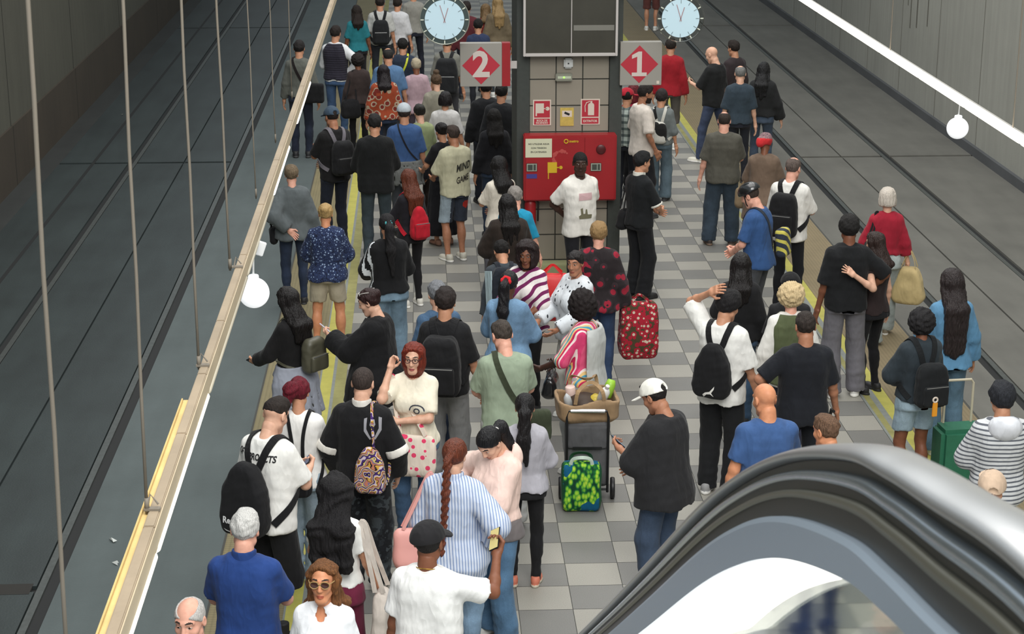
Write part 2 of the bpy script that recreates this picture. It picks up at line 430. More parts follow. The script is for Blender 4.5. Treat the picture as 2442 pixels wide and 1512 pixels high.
ZS = np.array([.78, .86, .94, 1.06, 1.18, 1.30, 1.38, 1.425, 1.465, 1.50])
ST = {'m': (np.array([.150, .168, .164, .150, .154, .164, .156, .128, .086, .060]), np.array([.110, .118, .112, .102, .108, .118, .104, .086, .068, .058]),
            np.array([-.01, -.014, -.008, .006, .004, -.004, -.014, -.018, -.02, -.02])),
      'f': (np.array([.165, .184, .172, .134, .138, .148, .142, .114, .074, .052]), np.array([.114, .124, .110, .092, .1, .106, .092, .076, .06, .052]),
            np.array([-.01, -.018, -.01, .006, .004, .0, -.012, -.018, -.02, -.02]))}
def rot(ax, a): return np.array(Matrix.Rotation(a, 3, ax), float)
class Person: pass
ARM = dict(down=((.25, .03, .85), (.25, -1, 0), (-1, .2, 0)), loose=((.275, .1, .87), (.3, -1, 0), (-1, 0, 0)), front=((.06, .27, 1.02), (.9, -.5, -.3), (-.6, -.6, .5)),
           phone=((.07, .34, 1.16), (.7, -.35, -.9), (-.3, -.75, .6)), low=((.15, .33, 1.02), (.6, -.4, -.8), (-.5, -.3, .8)), pocket=((.215, .1, .9), (.7, -.7, 0), (-1, 0, 0)),
           back=((.06, -.17, .98), (1, -.35, 0), (0, -1, .1)), hip=((.2, .06, 1.0), (1, -.25, 0), (-1, 0, 0)), head=((.07, -.08, 1.70), (1, .3, .35), (-.5, .7, -.4)),
           face=((.13, .17, 1.56), (.8, .4, -.7), (-.7, -.5, .2)), cross=((-.1, .2, 1.13), (.9, .1, -.5), (0, -1, 0)), strap=((.13, .17, 1.34), (.8, -.1, -.8), (-.2, -1, 0)), carry=((.27, .06, .80), (.3, -1, 0), (-1, 0, 0)))
LEG = dict(stand=((-.10, 0, 8), (.10, 0, 8)), wide=((-.15, 0, 14), (.15, .02, 14)), left=((-.09, .0, 5), (.15, .06, 20)), right=((-.15, .06, 20), (.09, 0, 5)),
           stride=((-.08, .2, 4), (.08, -.24, 4)), stride2=((-.08, -.24, 4), (.08, .2, 4)))
def ik(S, T, L1, L2, hint):
    S, T = np.array(S, float), np.array(T, float); v = T - S; D = np.linalg.norm(v); m = (L1 + L2)*.995
    if D > m: T = S + v/D*m; v = T - S; D = m
    u = v/D; a = (L1*L1 - L2*L2 + D*D)/(2*D); hh = math.sqrt(max(0, L1*L1 - a*a))
    n = np.array(hint, float); n = n - u*(n @ u); n /= np.linalg.norm(n) + 1e-9
    return S + u*a + n*hh, T
def person(label, px, h=1.7, yaw=0, sex='m', g=1.0, skin='light', arms=('down', 'down'), legs='stand', lean=0, hp=8, hy=0, hr=0,
           hair=('short', (45, 36, 30)), top=None, bot=None, shoes=('sneaker', (220, 220, 216)), extra=(), group=None, hands=('relax', 'relax'), loc=None, beard=None, brow=(50, 40, 34), lips=None, twist=0):
    p = Person(); p.sex = sex; s = h/1.75; p.s = s; fem = sex == 'f'; p.g = g
    R = rot('Z', math.radians(twist)) @ rot('X', -math.radians(lean)); p.R = R; pel = np.array((0, 0, .94*s)); p.pel = pel
    def T(q): return pel + R @ (np.array(q, float)*s - pel)
    p.T = T
    # torso outline
    rx, ry, cy = [a.copy() for a in ST[sex]]
    bel = np.array([.6, .8, 1, 1, .9, .6, .3, .2, .15, .1]); k = 1 + (g - 1)*bel; rx = rx*k*s; ry = ry*(1 + (g - 1)*1.25*bel)*s; cy = cy*s + .03*(g - 1)*bel; zs = ZS*s
    p.zs, p.rx, p.ry, p.cy = zs, rx, ry, cy
    Rf = R.astype(F4); pf = pel.astype(F4)
    def loc_t(P): return (P - pf) @ Rf + pf
    p.loc_t = loc_t
    def torso(P, off=0.0, zlo=.8, zhi=1.5, box_=0.0, flare=0.0, n=2.35, sway=0.0):
        Q = loc_t(P); z = Q[:, 2]; a = np.interp(z, zs, rx) + off; b = np.interp(z, zs, ry) + off
        if box_: 
            lowz = z < 1.30*s; m = np.clip((1.36*s - z)/(.14*s), 0, 1); a = np.where(a < box_, a + (box_ - a)*m, a); b = np.where(b < box_*.72, b + (box_*.72 - b)*m*.8, b)
        if flare: f = flare*np.clip(1.25*s - z, 0, 1); a = a + f; b = b + f
        c = np.interp(z, zs, cy)
        x = np.abs(Q[:, 0])/a; y = np.abs(Q[:, 1] - c)/b
        d = ((x**n + y**n + 1e-9)**(1/n) - 1)*np.minimum(a, b)
        if fem:
            for q in (-1, 1): d = smin(d, ell(Q, (q*.066*s*g, .085*s*g + .01, 1.245*s), (.062*s*g + off*.6, .058*s*g + off*.6, .066*s*g + off*.6)), .03)
        d = smax(d, z - zhi*s, .012); return np.maximum(d, zlo*s - z + sway)
    p.torso = torso
    # joints
    sw = (.124 if fem else .141)*s*(1 + (g - 1)*.6)
    p.sh = {}; p.el = {}; p.wr = {}; p.hand = {}
    NB = T((0, -.014, 1.47)); p.nb = NB
    Rh = R @ rot('Z', math.radians(hy)) @ rot('Y', math.radians(hr)) @ rot('X', -math.radians(hp) + math.radians(lean)*.5); hs = .985*(s**.55)*(.97 if fem else 1.0); p.hs = hs
    HC = NB + R @ np.array((0, .012, .03))*s + Rh @ np.array((0, .014, .118))*hs; p.Rh, p.hc = Rh, HC
    for i, sd in enumerate((-1, 1)):
        tg, hint, pal = ARM[arms[i]] if isinstance(arms[i], str) else arms[i]
        S = T((sd*sw/s, -.014, 1.388)); m = np.array((sd, 1, 1))
        tg2 = np.array(tg)*m; tg2[0] *= 1 + (g - 1)*.8
        E, Wp = ik(S, T(tg2), .288*s, .258*s, R @ (np.array(hint)*m))
        p.sh[sd], p.el[sd], p.wr[sd] = S, E, Wp
        z = Wp - E; z /= np.linalg.norm(z); y = R @ (np.array(pal, float)*m); y = y - z*(y @ z); y /= np.linalg.norm(y) + 1e-9; x = np.cross(y, z)
        p.hand[sd] = (Wp, np.stack([x, y, z], 1))
    p.hip = {}; p.kn = {}; p.an = {}; p.toe = {}
    for i, sd in enumerate((-1, 1)):
        fx, fy, to = (LEG[legs] if isinstance(legs, str) else legs)[i]
        Hh = np.array((sd*.09*s, -.005, .905*s)); A = np.array((fx*s, fy*s, .085*s)); K, A2 = ik(Hh, A, .42*s, .412*s, (sd*.15, 1, 0))
        p.hip[sd], p.kn[sd], p.an[sd], p.toe[sd] = Hh, K, A2, math.radians(-sd*to)
    # placement from the crown of the head
    crown = HC + np.array((0, 0, .122*hs)); Rz = rot('Z', math.radians(yaw))
    if loc is None:
        q = Gz(px[0], px[1], crown[2]); off = Rz @ np.array((crown[0], crown[1], 0)); loc = (q[0] - off[0], q[1] - off[1], 0)
    p.loc = loc; p.yaw = math.radians(yaw); D = loc[1]; lod = 0 if D < 19 else 1
    p.root = empty('person', loc, p.yaw, label, 'person', group); st = .013 if D < 17 else (.016 if D < 23 else .021); p.st = st
    # ---- body
    parts = []; mi = []
    V, Q, m = HEADS[int(fem), lod]; V = V.copy()
    parts.append(((V*hs) @ Rh.T.astype(F4) + HC.astype(F4), Q)); mi.append(m)
    bare = (bot or {}).get('kind') in ('shorts', 'skirt', 'mid'); ga = 1 + (g - 1)*.6
    neck_a, neck_b = NB + R @ np.array((0, -.005, -.05)), HC + Rh @ np.array((0, -.028, -.08))*hs
    nr = (.047 if fem else .056)*s*ga
    def bodyd(P):
        d = smin(cap(P, neck_a, neck_b, nr*1.12, nr*.95), torso(P, -.016, .9, 1.47) + .0, .02)
        for sd in (-1, 1):
            d = smin(d, cap(P, p.sh[sd], p.el[sd], .045*s*ga, .037*s*ga), .02)
            d2 = smin(cap(P, p.el[sd], p.wr[sd], .036*s*ga, .0255*s), ell(P, p.el[sd]*.7 + p.wr[sd]*.3, (.037*s*ga,)*3), .02); d = smin(d, d2, .02)
        return d
    pts = np.array([p.sh[1], p.sh[-1], p.el[1], p.el[-1], p.wr[1], p.wr[-1], pel, NB, HC])
    parts.append(nets(bodyd, pts.min(0) - .1, pts.max(0) + (.1, .1, .05), max(.0125, st))); mi.append(np.zeros(len(parts[-1][1]), np.int32))
    if bare:
        for sd in (-1, 1):
            H_, K, A = p.hip[sd], p.kn[sd], p.an[sd]
            def legd(P):
                d = smin(cap(P, H_, K, .08*s*ga, .052*s*ga), cap(P, K, A - np.array((0, 0, .02)), .05*s*ga, .034*s), .02)
                return smin(d, ell(P, K*.62 + A*.38 + np.array((0, -.02, 0)), (.052*s*ga, .054*s*ga, .12*s)), .03)
            q = np.array([H_, K, A]); parts.append(nets(legd, q.min(0) - .1, q.max(0) + .1, .014)); mi.append(np.zeros(len(parts[-1][1]), np.int32))
    for i, sd in enumerate((-1, 1)):
        if hands[i] is None: continue
        V, Q = HANDS[hands[i]]; o, B = p.hand[sd]; V = V*s*(.92 if fem else 1.0)
        if sd > 0: V = V*v3(-1, 1, 1); Q = Q[:, ::-1]
        parts.append((V @ B.T.astype(F4) + o.astype(F4), Q)); mi.append(np.zeros(len(Q), np.int32))
    V, Q = join(parts); sk = skinmat(skin)
    lp = lips or tuple(int(a*b) for a, b in zip(SKIN[skin], (.86, .66, .66)))
    mesh('body', V, Q, [sk, plain('eye_white', (186, 180, 172), .35), plain('iris', (38, 28, 22), .2), plain('eyebrow', brow, .8), plain('lips', lp, .45)], p.root, np.concatenate(mi))
    # ---- clothing
    p.shirt = None
    if top: wear_top(p, **top)
    if bot: wear_bottom(p, **bot)
    if shoes:
        for sd in (-1, 1):
            V, Q, m = SHOES[1 if shoes[0] == 'boot' else 0]; c = rot('Z', p.toe[sd]); A = p.an[sd]
            sole = shoes[2] if len(shoes) > 2 else ((232, 230, 224) if shoes[0] == 'sneaker' else (26, 25, 25))
            if shoes[0] == 'boot': sole = (22, 22, 22)
            mesh('shoe', (V*s*(.93 if fem else 1.02)) @ c.T.astype(F4) + v3(A[0], A[1], 0), Q, [plain('shoe_upper', shoes[1], .6), plain('shoe_sole', sole, .7)], p.root, m)
    if hair: wear_hair(p, *hair)
    if beard:
        def bd(P):
            q = ((P - HC.astype(F4)) @ Rh.astype(F4))/hs
            d = head_sdf(q, 0) - .006; d = np.maximum(d, q[:, 2] + .042); d = np.maximum(d, -.115 - q[:, 2]); d = np.maximum(d, -.002 - q[:, 1])
            return np.maximum(d, -ell(q, (0, .095, -.0625), (.026, .02, .012)))
        V, Q = nets(bd, HC - .14, HC + .14, .0065)
        if len(V): mesh('beard', V, Q, hairmat(beard, .8), p.root)
    for e in extra: e(p)
    return p
def arms_d(p, P, off, frac, loose=0.0, sides=(-1, 1)):
    d = None; s = p.s; ga = 1 + (p.g - 1)*.6
    for sd in sides:
        S, E, Wp = p.sh[sd], p.el[sd], p.wr[sd]
        u = (E - S)/np.linalg.norm(E - S)
        a = cap(P, S, E, (.047*s*ga + off), (.043*s*ga + off + loose))
        a = smin(a, ell(P, S + np.array((-sd*.008, 0, -.005)), (.052*s*ga + off*.8,)*3), .025); a = smin(a, cap(P, p.T((sd*.03, -.022, 1.45)), S, .040*s + off*.6, .048*s*ga + off*.6), .02)
        if frac <= 1:
            c = S + (E - S)*frac; a = np.maximum(a, (P - c.astype(F4)) @ u.astype(F4))
        else:
            w = (Wp - E)/np.linalg.norm(Wp - E); b = cap(P, E, Wp, .043*s*ga + off + loose*.6, .033*s + off + loose)
            c = E + (Wp - E)*(frac - 1); b = np.maximum(b, (P - c.astype(F4)) @ w.astype(F4)); a = smin(a, b, .015)
        d = a if d is None else np.minimum(d, a)
    return d
def wear_top(p, mat, name='t_shirt', sleeve=.62, off=.016, hem=.90, box_=0.0, flare=0.0, loose=.012, neck=1.475, wr=.006, vneck=0.0, sides=(-1, 1), parent=None, grow=0.0, mats=None, paint=None, store=True, hood=None, collar=None, cuff=None, decals=()):
    s = p.s; off = off*s + grow
    def f(P):
        Q = p.loc_t(P); zz = Q[:, 2]
        sway = .008*np.sin(Q[:, 0]*28 + 1.3)*1.0
        d = p.torso(P, off, hem, neck, box_*s, flare, sway=sway)
        if sleeve > 0: d = smin(d, arms_d(p, P, off*.75, sleeve, loose*s, sides), .028)
        if vneck: d = smax(d, .05*s - np.sqrt((Q[:, 0]/1.15)**2 + (Q[:, 1] - .02*s)**2 + ((zz - (1.49 - vneck)*s)*.7)**2) , .01)
        else: d = smax(d, -ell(Q, (0, .03*s, 1.50*s), (.066*s, .075*s, .055*s)), .008)
        return d + wr*wob(P*v3(1, 1, .45), 34, 7) + wr*.6*wob(P, 70, 3)
    pts = np.array([p.sh[1], p.sh[-1], p.T((.24*p.g + .1 + flare*.3, .18*p.g + .04 + flare*.3, hem)), p.T((-.24*p.g - .1 - flare*.3, -.22*p.g - .04 - flare*.3, hem)), p.T((0, 0, 1.52))] + ([p.el[a] for a in sides] if sleeve > .3 else []) + ([p.wr[a] for a in sides] if sleeve > 1 else []))
    V, Q = nets(f, pts.min(0) - .09, pts.max(0) + .08, p.st)
    mi = None
    if paint is not None:
        C = V[Q].mean(1); Ct = p.loc_t(C)/s; mi = paint(p, C, Ct)
    o = mesh(name, V, Q, mats or mat, parent or p.root, mi, sharp=.9)
    if store: p.shirt = f; p.shirt_o = o
    if collar:
        def fcol(P):
            q = p.loc_t(P); d = np.abs(cap(P, p.T((0, -.02, 1.43)), p.T((0, -.010, 1.56)), .066*s + .004, .058*s + .004)) - .007
            return np.maximum(np.maximum(d, q[:, 2] - (1.512 - .28*np.maximum(-.02, q[:, 1]/s))*s), 1.43*s - q[:, 2])
        V2, Q2 = nets(fcol, p.T((0, 0, 1.43)) - .11, p.T((0, 0, 1.52)) + .11, .008)
        mesh('collar', V2, Q2, collar, o, sharp=.9)
    for sd_, t_, w_, m_ in (cuff or ()):
        S, E, Wp = p.sh[sd_], p.el[sd_], p.wr[sd_]; c0, u = (S + (E - S)*t_, E - S) if t_ <= 1 else (E + (Wp - E)*(t_ - 1), Wp - E); u = u/np.linalg.norm(u)
        fb = lambda P: np.maximum(np.maximum(arms_d(p, P, off*.75 + .004, 9 if sleeve > 1 else 1.0, loose*s, (sd_,)), np.abs((P - c0.astype(F4)) @ u.astype(F4)) - w_/2), np.sqrt(((P - c0.astype(F4))**2).sum(1)) - .15)
        V2, Q2 = nets(fb, c0 - .17, c0 + .17, .008)
        if len(V2): mesh('sleeve_band', V2, Q2, m_, o, sharp=.9)
    if hood:
        V2, Q2 = nets(lambda P: (lambda q: smax(ell(q, (0, -.105*s, 1.435*s), (.13*s, .085*s, .105*s)), -ell(q, (0, -.03*s, 1.50*s), (.085*s, .09*s, .07*s)), .02))(p.loc_t(P)) + .006*wob(P, 40, 5), p.T((0, -.1, 1.43)) - .2, p.T((0, -.1, 1.43)) + .2, p.st)
        mesh('hood', V2, Q2, hood, o)
    for dc in decals: decal(p, o, **dc)
    return o
def wear_bottom(p, mat, kind='jeans', name=None, off=.014, leg=None, parent=None, length=None, mats=None, paint=None, cut=0.0):
    s = p.s; name = name or dict(jeans='jeans', shorts='shorts', skirt='skirt').get(kind, 'trousers'); ga = 1 + (p.g - 1)*.7
    r = dict(slim=(.082, .056, .040), jeans=(.088, .064, .054), wide=(.094, .088, .094), baggy=(.098, .088, .080), shorts=(.094, .085, .08), mid=(.088, .068, .05), leggings=(.078, .053, .037), skirt=(.1, .1, .1))[kind]
    def f(P):
        d = p.torso(P, .004, .84, 1.0); Q = P
        for sd in (-1, 1):
            H_, K, A = p.hip[sd], p.kn[sd], p.an[sd]; A2 = A - np.array((0, 0, .035*s))
            a = cap(P, H_, K, r[0]*s*ga, r[1]*s*ga); b = cap(P, K, A2, r[1]*s*ga, r[2]*s)
            if kind not in ('wide', 'baggy', 'shorts'): b = smin(b, ell(P, K*.65 + A*.35 + np.array((0, -.015, 0)), ((r[1] - .002)*s,)*2 + (.11*s,)), .03)
            l = smin(a, b, .03)
            zc = length*s if length is not None else (.47*s if kind == 'shorts' else (.25*s if kind == 'mid' else .052*s))
            l = np.maximum(l, zc + .006*np.sin(P[:, 0]*40) - P[:, 2]); d = smin(d, l, .03)
        if kind == 'skirt':
            zz = P[:, 2]; lo = (length or .3)*s; k = np.clip((1.0*s - zz)/(.7*s), 0, 1); a = .18*s*ga + .07*k; b = .13*s*ga + .06*k
            d2 = (np.sqrt((P[:, 0]/a)**2 + (P[:, 1]/b)**2) - 1)*np.minimum(a, b); d2 = d2 + .008*np.sin(np.arctan2(P[:, 1], P[:, 0])*14)*k
            d2 = np.maximum(np.maximum(d2, zz - 1.0*s), lo - zz); d = d2
        lowk = np.clip((.55*s - P[:, 2])*4, .4, 1.6)
        return d + (.0045*wob(P*v3(.8, .8, 1.2), 42, 11) + .004*wob(P*v3(.5, .5, 1.6), 60, 2))*lowk
    q = np.array([p.hip[1], p.hip[-1], p.kn[1], p.kn[-1], p.an[1], p.an[-1], p.T((0, 0, 1.03))])
    ex = .2 if kind == 'skirt' else .11*ga
    lo = q.min(0) - ex; hi = q.max(0) + (ex, ex, .04); lo[2] = max(lo[2], .0)
    V, Q = nets(f, lo, hi, p.st)
    mi = None
    if paint is not None: C = V[Q].mean(1); mi = paint(p, C, C/s)
    o = mesh(name, V, Q, mats or mat, parent or p.root, mi, sharp=.9); p.pants_o = o; return o
def hl(p, P): return ((P - p.hc.astype(F4)) @ p.Rh.astype(F4))/p.hs
def wear_hair(p, kind, col, L=.3, name='hair', vol=0.0):
    mat = hairmat(col, .45 if kind in ('long', 'pony', 'braid', 'bun', 'bob') else .75); hc = p.hc; s = p.s
    n0 = np.array((0, -.70, .71)); 
    def scalp(q, t, nape=(0, -.078, -.068), fr=0.0, n=(0, -.66, .75)):
        d = ell(q, (0, -.012, .035), (.074 + t, .096 + t, .086 + t))
        n = np.array(n); n = n/np.linalg.norm(n)
        return smax(d, -((q - np.array(nape, F4)) @ n.astype(F4)) + fr, .006)
    R_, hs = p.Rh, p.hs
    def W(*a): return hc + R_ @ (np.array(a)*hs)
    strand = lambda P, k=46: .0026*np.sin(np.arctan2(P[:, 1] - hc[1], P[:, 0] - hc[0])*k + 5*np.sin(P[:, 2]*22)) + .0042*wob(P*v3(1, 1, .22), 170, 12) + .003*wob(P*v3(1, 1, .3), 95, 13)
    lo, hi = hc - .17, hc + .17; st = .0075 if p.loc[1] < 20 else .011
    if kind == 'buzz':
        f = lambda P: scalp(hl(p, P), .006, n=(0, -.6, .8))
    elif kind == 'short':
        f = lambda P: smin(scalp(hl(p, P), .013 + vol), ell(hl(p, P), (0, .03, .1), (.055, .05, .028 + vol)), .03) + .005*wob(P*v3(1, 1, .6), 110, 5) + .0045*wob(P*v3(1, .6, .8), 210, 8)
    elif kind == 'under':                                                        # shaved sides, long top
        f = lambda P: (lambda q: smax(smin(ell(q, (0, -.012, .035), (.078, .1, .091)), ell(q, (0, .03, .085), (.06, .085, .056)), .01), .006 - .10*q[:, 1] - q[:, 2], .012))(hl(p, P)) + .005*wob(P, 120, 3)
    elif kind == 'ring':                                                         # bald crown, hair round the sides
        f = lambda P: smax(scalp(hl(p, P), .008), -(ell(hl(p, P), (0, .02, .125), (.06, .095, .07))), .01) + .003*wob(P, 120, 3)
    elif kind == 'afro':
        r = .135 + vol
        f = lambda P: (lambda q: smax(ell(q, (0, -.035, .02 - L*.2), (r, r*1.0, r*1.02 + L*.25)), -ell(q, (0, .115, -.03), (.062, .075, .10)), .015))(hl(p, P)) + .011*wob(P, 120, 4) + .007*wob(P, 210, 6)
        lo, hi = hc - .24 - L*.4, hc + .22
    elif kind in ('long', 'wavy'):
        bk = p.T((0, -.135 - .02*(p.g - 1), 1.47 - L)) ; md = p.T((0, -.135, 1.42)); wv = 1.0 if kind == 'wavy' else .25
        top_ = W(0, -.05, .0)
        def f(P):
            q = hl(p, P); d = scalp(q, .02 + vol, nape=(0, -.085, -.1), n=(0, -.8, .6))
            for sd in (-1, 1): d = smin(d, cap(P, W(sd*.07, -.01, .03), W(sd*.078, -.035, -.13) if L < .12 else p.T((sd*.085, -.07, 1.44)), .030 + vol, .03), .02)
            c = p.T((0, 0, 0)); k = None
            ws = .085 if kind == 'wavy' else .055
            for sd in (-1, 0, 1):
                a = cap(P, top_, md + p.R @ np.array((sd*ws, 0, 0)), .05, .04 + vol); b = cap(P, md + p.R @ np.array((sd*ws, 0, 0)), bk + p.R @ np.array((sd*ws, 0, .04*abs(sd))), .042 + vol, .024 + vol); d = smin(d, smin(a, b, .02), .03)
            return smax(d, -ell(q, (0, .1, -.03), (.058, .06, .1)), .01) + strand(P) + wv*(.007*wob(P*v3(1, 1, .6), 60, 9) + .006*np.sin(P[:, 2]*55 + 9*P[:, 0] + 4*wob(P, 30, 2)))
        pts = np.array([hc, bk, md]); lo, hi = pts.min(0) - .17, pts.max(0) + .17
    elif kind == 'bob':
        def f(P):
            q = hl(p, P); d = scalp(q, .02 + vol, nape=(0, -.085, -.1), n=(0, -.8, .6))
            d = smin(d, smax(ell(q, (0, -.025, -.03), (.1 + vol, .105 + vol, .12 + L*.3)), -.06 - L - q[:, 2], .02), .03)
            return smax(d, -ell(q, (0, .115, -.035), (.064, .085, .125)), .012) + strand(P) + .007*wob(P, 70, 9)
        lo, hi = hc - .24, hc + .2
    else:                                                                        # pony / bun / braid / tuft
        def f(P):
            q = hl(p, P); d = scalp(q, .011 + vol) + strand(P, 60)*.6
            if kind == 'bun': d = smin(d, ell(q, (.0, -.095, .055), (.05, .042, .045)), .012) + .005*wob(P, 110, 4)
            elif kind == 'topbun': d = smin(d, ell(q, (0, -.035, .145), (.05, .048, .045)), .012) + .006*wob(P, 110, 4)
            elif kind == 'tuft': d = smin(d, ell(q, (-.045, -.12, .04), (.06, .05, .07)), .02); d = smin(d, cap(P, W(-.055, -.12, .02), W(-.075, -.12, -.11), .042, .02), .03) + .008*wob(P, 120, 4)
            else:
                a = W(0, -.105, .035); b = W(0, -.15, -.02); c = p.T((.0, -.16, 1.40)); e = p.T((.02 if kind == 'pony' else -.03, -.165, 1.47 - L))
                r = .046 if kind == 'pony' else .026
                t = smin(cap(P, a, b, .026, r), smin(cap(P, b, c, r, r*1.1 if kind == 'pony' else r), cap(P, c, e, r*1.1 if kind == 'pony' else r, .012 if kind == 'pony' else .015), .02), .02)
                if kind == 'braid': t = t + .006*np.sin(P[:, 2]*115 + 14*np.abs(P[:, 0] - e[0])/.02)
                else: t = t + strand(P, 30) + .006*wob(P, 50, 2)
                d = smin(d, t, .012)
            return d
        e = p.T((0, -.165, 1.47 - L)); pts = np.array([hc, e]) if kind in ('pony', 'braid') else np.array([hc]); lo, hi = pts.min(0) - .19, pts.max(0) + .19
    V, Q = nets(f, lo, hi, st)
    if len(V): p.hair_o = mesh(name, V, Q, mat, p.root)
def decal(p, target, verts=None, faces=None, text=None, at=(0, 1.3), size=.06, col=(30, 30, 32), side=-1, sx=1.0, shear=0.0, rotz=0.0, name='print', bright=None):
    """dyed print that lies on the cloth: flat outline dropped onto the garment along the wearer's back or chest direction"""
    if text: V, Fc = TXT[text]
    else: V, Fc = verts, faces
    bm = bmesh.new(); vs = [bm.verts.new((v[0], v[1], 0)) for v in V]
    for q in Fc:
        try: bm.faces.new([vs[i] for i in q])
        except ValueError: pass
    bmesh.ops.triangulate(bm, faces=bm.faces)
    for _ in range(3):
        e = [x for x in bm.edges if x.calc_length()*size > .022]
        if e: bmesh.ops.subdivide_edges(bm, edges=e, cuts=1)
    bmesh.ops.triangulate(bm, faces=bm.faces); bm.verts.index_update(); V = [tuple(v.co) for v in bm.verts]; Fc = [tuple(v.index for v in q.verts) for q in bm.faces]; bm.free()
    me = target.data; bv = BVHTree.FromPolygons([tuple(v.co) for v in me.vertices], [tuple(q.vertices) for q in me.polygons])
    out = []; ca, sa = math.cos(rotz), math.sin(rotz)
    for v in V:
        x = v[0]*size*sx + v[1]*size*shear; y = v[1]*size; x, y = x*ca - y*sa, x*sa + y*ca
        o = p.T(((at[0] + x*(-side))/1.0/p.s*p.s, .6*side, at[1] + y)); d = p.R @ np.array((0, -side, 0))
        hit = bv.ray_cast(Vector(o), Vector(d), 2.0)
        out.append(hit[0] + hit[1]*.004 if hit[0] is not None else Vector(o) + Vector(d)*.5)
    mesh(name, [tuple(q) for q in out], Fc, plain('print_ink', col, .8), target, smooth=False)

# ------------------------------------------------------------------ things people wear or carry (top-level things in the wearer's place)
def carried(p, name, label, cat, group=None, at=(0, 0, 0)):
    Rz = Matrix.Rotation(p.yaw, 3, 'Z'); w = Rz @ Vector(at) + Vector(p.loc); e = empty(name, w, p.yaw, label, cat, group); e['_o'] = list(at); return e
def shift(o, root):
    a = Vector(root['_o']); 
    for v in o.data.vertices: v.co -= a
    o.parent = root; o.data.update(); return o
def on_cloth(p, pts, lift):
    """push points onto the wearer's clothing"""
    X = np.array(pts, F4); e = .004
    for _ in range(9):
        d = p.shirt(X) - lift
        g = np.stack([p.shirt(X + v3(e, 0, 0)) - p.shirt(X - v3(e, 0, 0)), p.shirt(X + v3(0, e, 0)) - p.shirt(X - v3(0, e, 0)), p.shirt(X + v3(0, 0, e)) - p.shirt(X - v3(0, 0, e))], 1)/(2*e)
        n = np.linalg.norm(g, axis=1, keepdims=True) + 1e-6; X = X - np.clip(d[:, None]/n, -.06, .06)*g/n*.8
    return X, g/n
def strap_on(p, pts, w, th, mat, name='strap', lift=.004, closed=False):
    path = catmull([p.T(q) for q in pts], 6, closed); X, N = on_cloth(p, path, lift)
    k = 5; Xs = X.copy()
    for _ in range(2):
        Xs[1:-1] = (Xs[:-2] + 2*Xs[1:-1] + Xs[2:])/4; N[1:-1] = (N[:-2] + 2*N[1:-1] + N[2:])/4
    return MB().ribbon([tuple(q) for q in Xs], [tuple(q) for q in N], w, th, closed=closed).build(name, mat, None, smooth=False)
def backpack(p, label, mat, size=(.29, .15, .42), z=1.2, strapmat=None, shape='pack', sw=.045, pocket=True, pocketmat=None, x=0.0, decals=(), straps=(-1, 1), roll=0.0, kind='backpack', dy=0.0, group=None):
    s = p.s; strapmat = strapmat or mat; a, b, c = [v/2 for v in size]
    yb = -(.115*p.g + .03) - b - dy - .012; ctr = np.array((x, yb, z)); root = carried(p, kind, label, 'bag' if kind != 'backpack' else 'backpack', group, p.T((x, yb, z - c)))
    cr, srr = math.cos(roll), math.sin(roll)
    def f(P):
        q = (p.loc_t(P) - (ctr*s).astype(F4)); q = np.stack([q[:, 0]*cr - q[:, 2]*srr, q[:, 1], q[:, 0]*srr + q[:, 2]*cr], 1); z_ = q[:, 2]/(c*s)
        if shape == 'sack': k = np.interp(z_, [-1, -.55, .3, .8, 1.0], [.84, 1.0, .86, .5, .3])
        else: k = np.interp(z_, [-1, -.6, .4, 1.0], [.95, 1.0, .97, .74])
        q = q/np.stack([k, .55 + .45*k, np.ones_like(k)], 1)
        return rbox(q, (0, 0, 0), (a*s, b*s, c*s), min(.06, b*.85)*s) + .005*wob(P, 38, 3) + (.003*wob(P, 90, 4))
    V, Q = nets(f, p.T(ctr) - (a + .08, b + .1, c + .1), p.T(ctr) + (a + .08, b + .1, c + .1), p.st*.85)
    bag = mesh('bag_body', V, Q, mat)
    for dc in decals: decal(p, bag, **dc)
    for o in [bag] + list(bag.children): 
        for v in o.data.vertices: v.co -= Vector(root['_o'])
    bag.parent = root
    if pocket:
        def fp(P):
            q = (p.loc_t(P) - (ctr*s).astype(F4)); return rbox(q, (0, -(b + .008)*s, -.38*c*s), (a*.78*s, .028*s, c*.46*s), .024*s) + .003*wob(P, 60, 3)
        V, Q = nets(fp, p.T(ctr) - (a + .05, b + .14, c + .05), p.T(ctr) + (a + .05, b + .1, c), p.st*.85); shift(mesh('pocket', V, Q, pocketmat or mat), root)
        zp = MB().ribbon([tuple(p.T(ctr + np.array((t*a*.7, -b - .03, .05*c)))) for t in np.linspace(-1, 1, 9)], [tuple(p.R @ np.array((0, -1, .3)))]*9, .008, .003).build('zip', plain('zip_metal', (130, 130, 128), .4, .6)); shift(zp, root)
    for sd in straps:
        zt = z + c*.92
        pts = [(x + sd*.03, -.15*p.g - .01, min(zt, 1.38) - .06), (x*.5 + sd*.06, -.13*p.g - .01, max(min(zt, 1.40), 1.36)), (sd*.085, -.06, 1.475), (sd*.10, .03, 1.47), (sd*.125, .11, 1.36), (sd*.145, .10, 1.20), (sd*.19, .02, 1.08), (x + sd*.14, -.12, z - c*.75)]
        shift(strap_on(p, pts, sw*s, .008, strapmat), root)
    return root
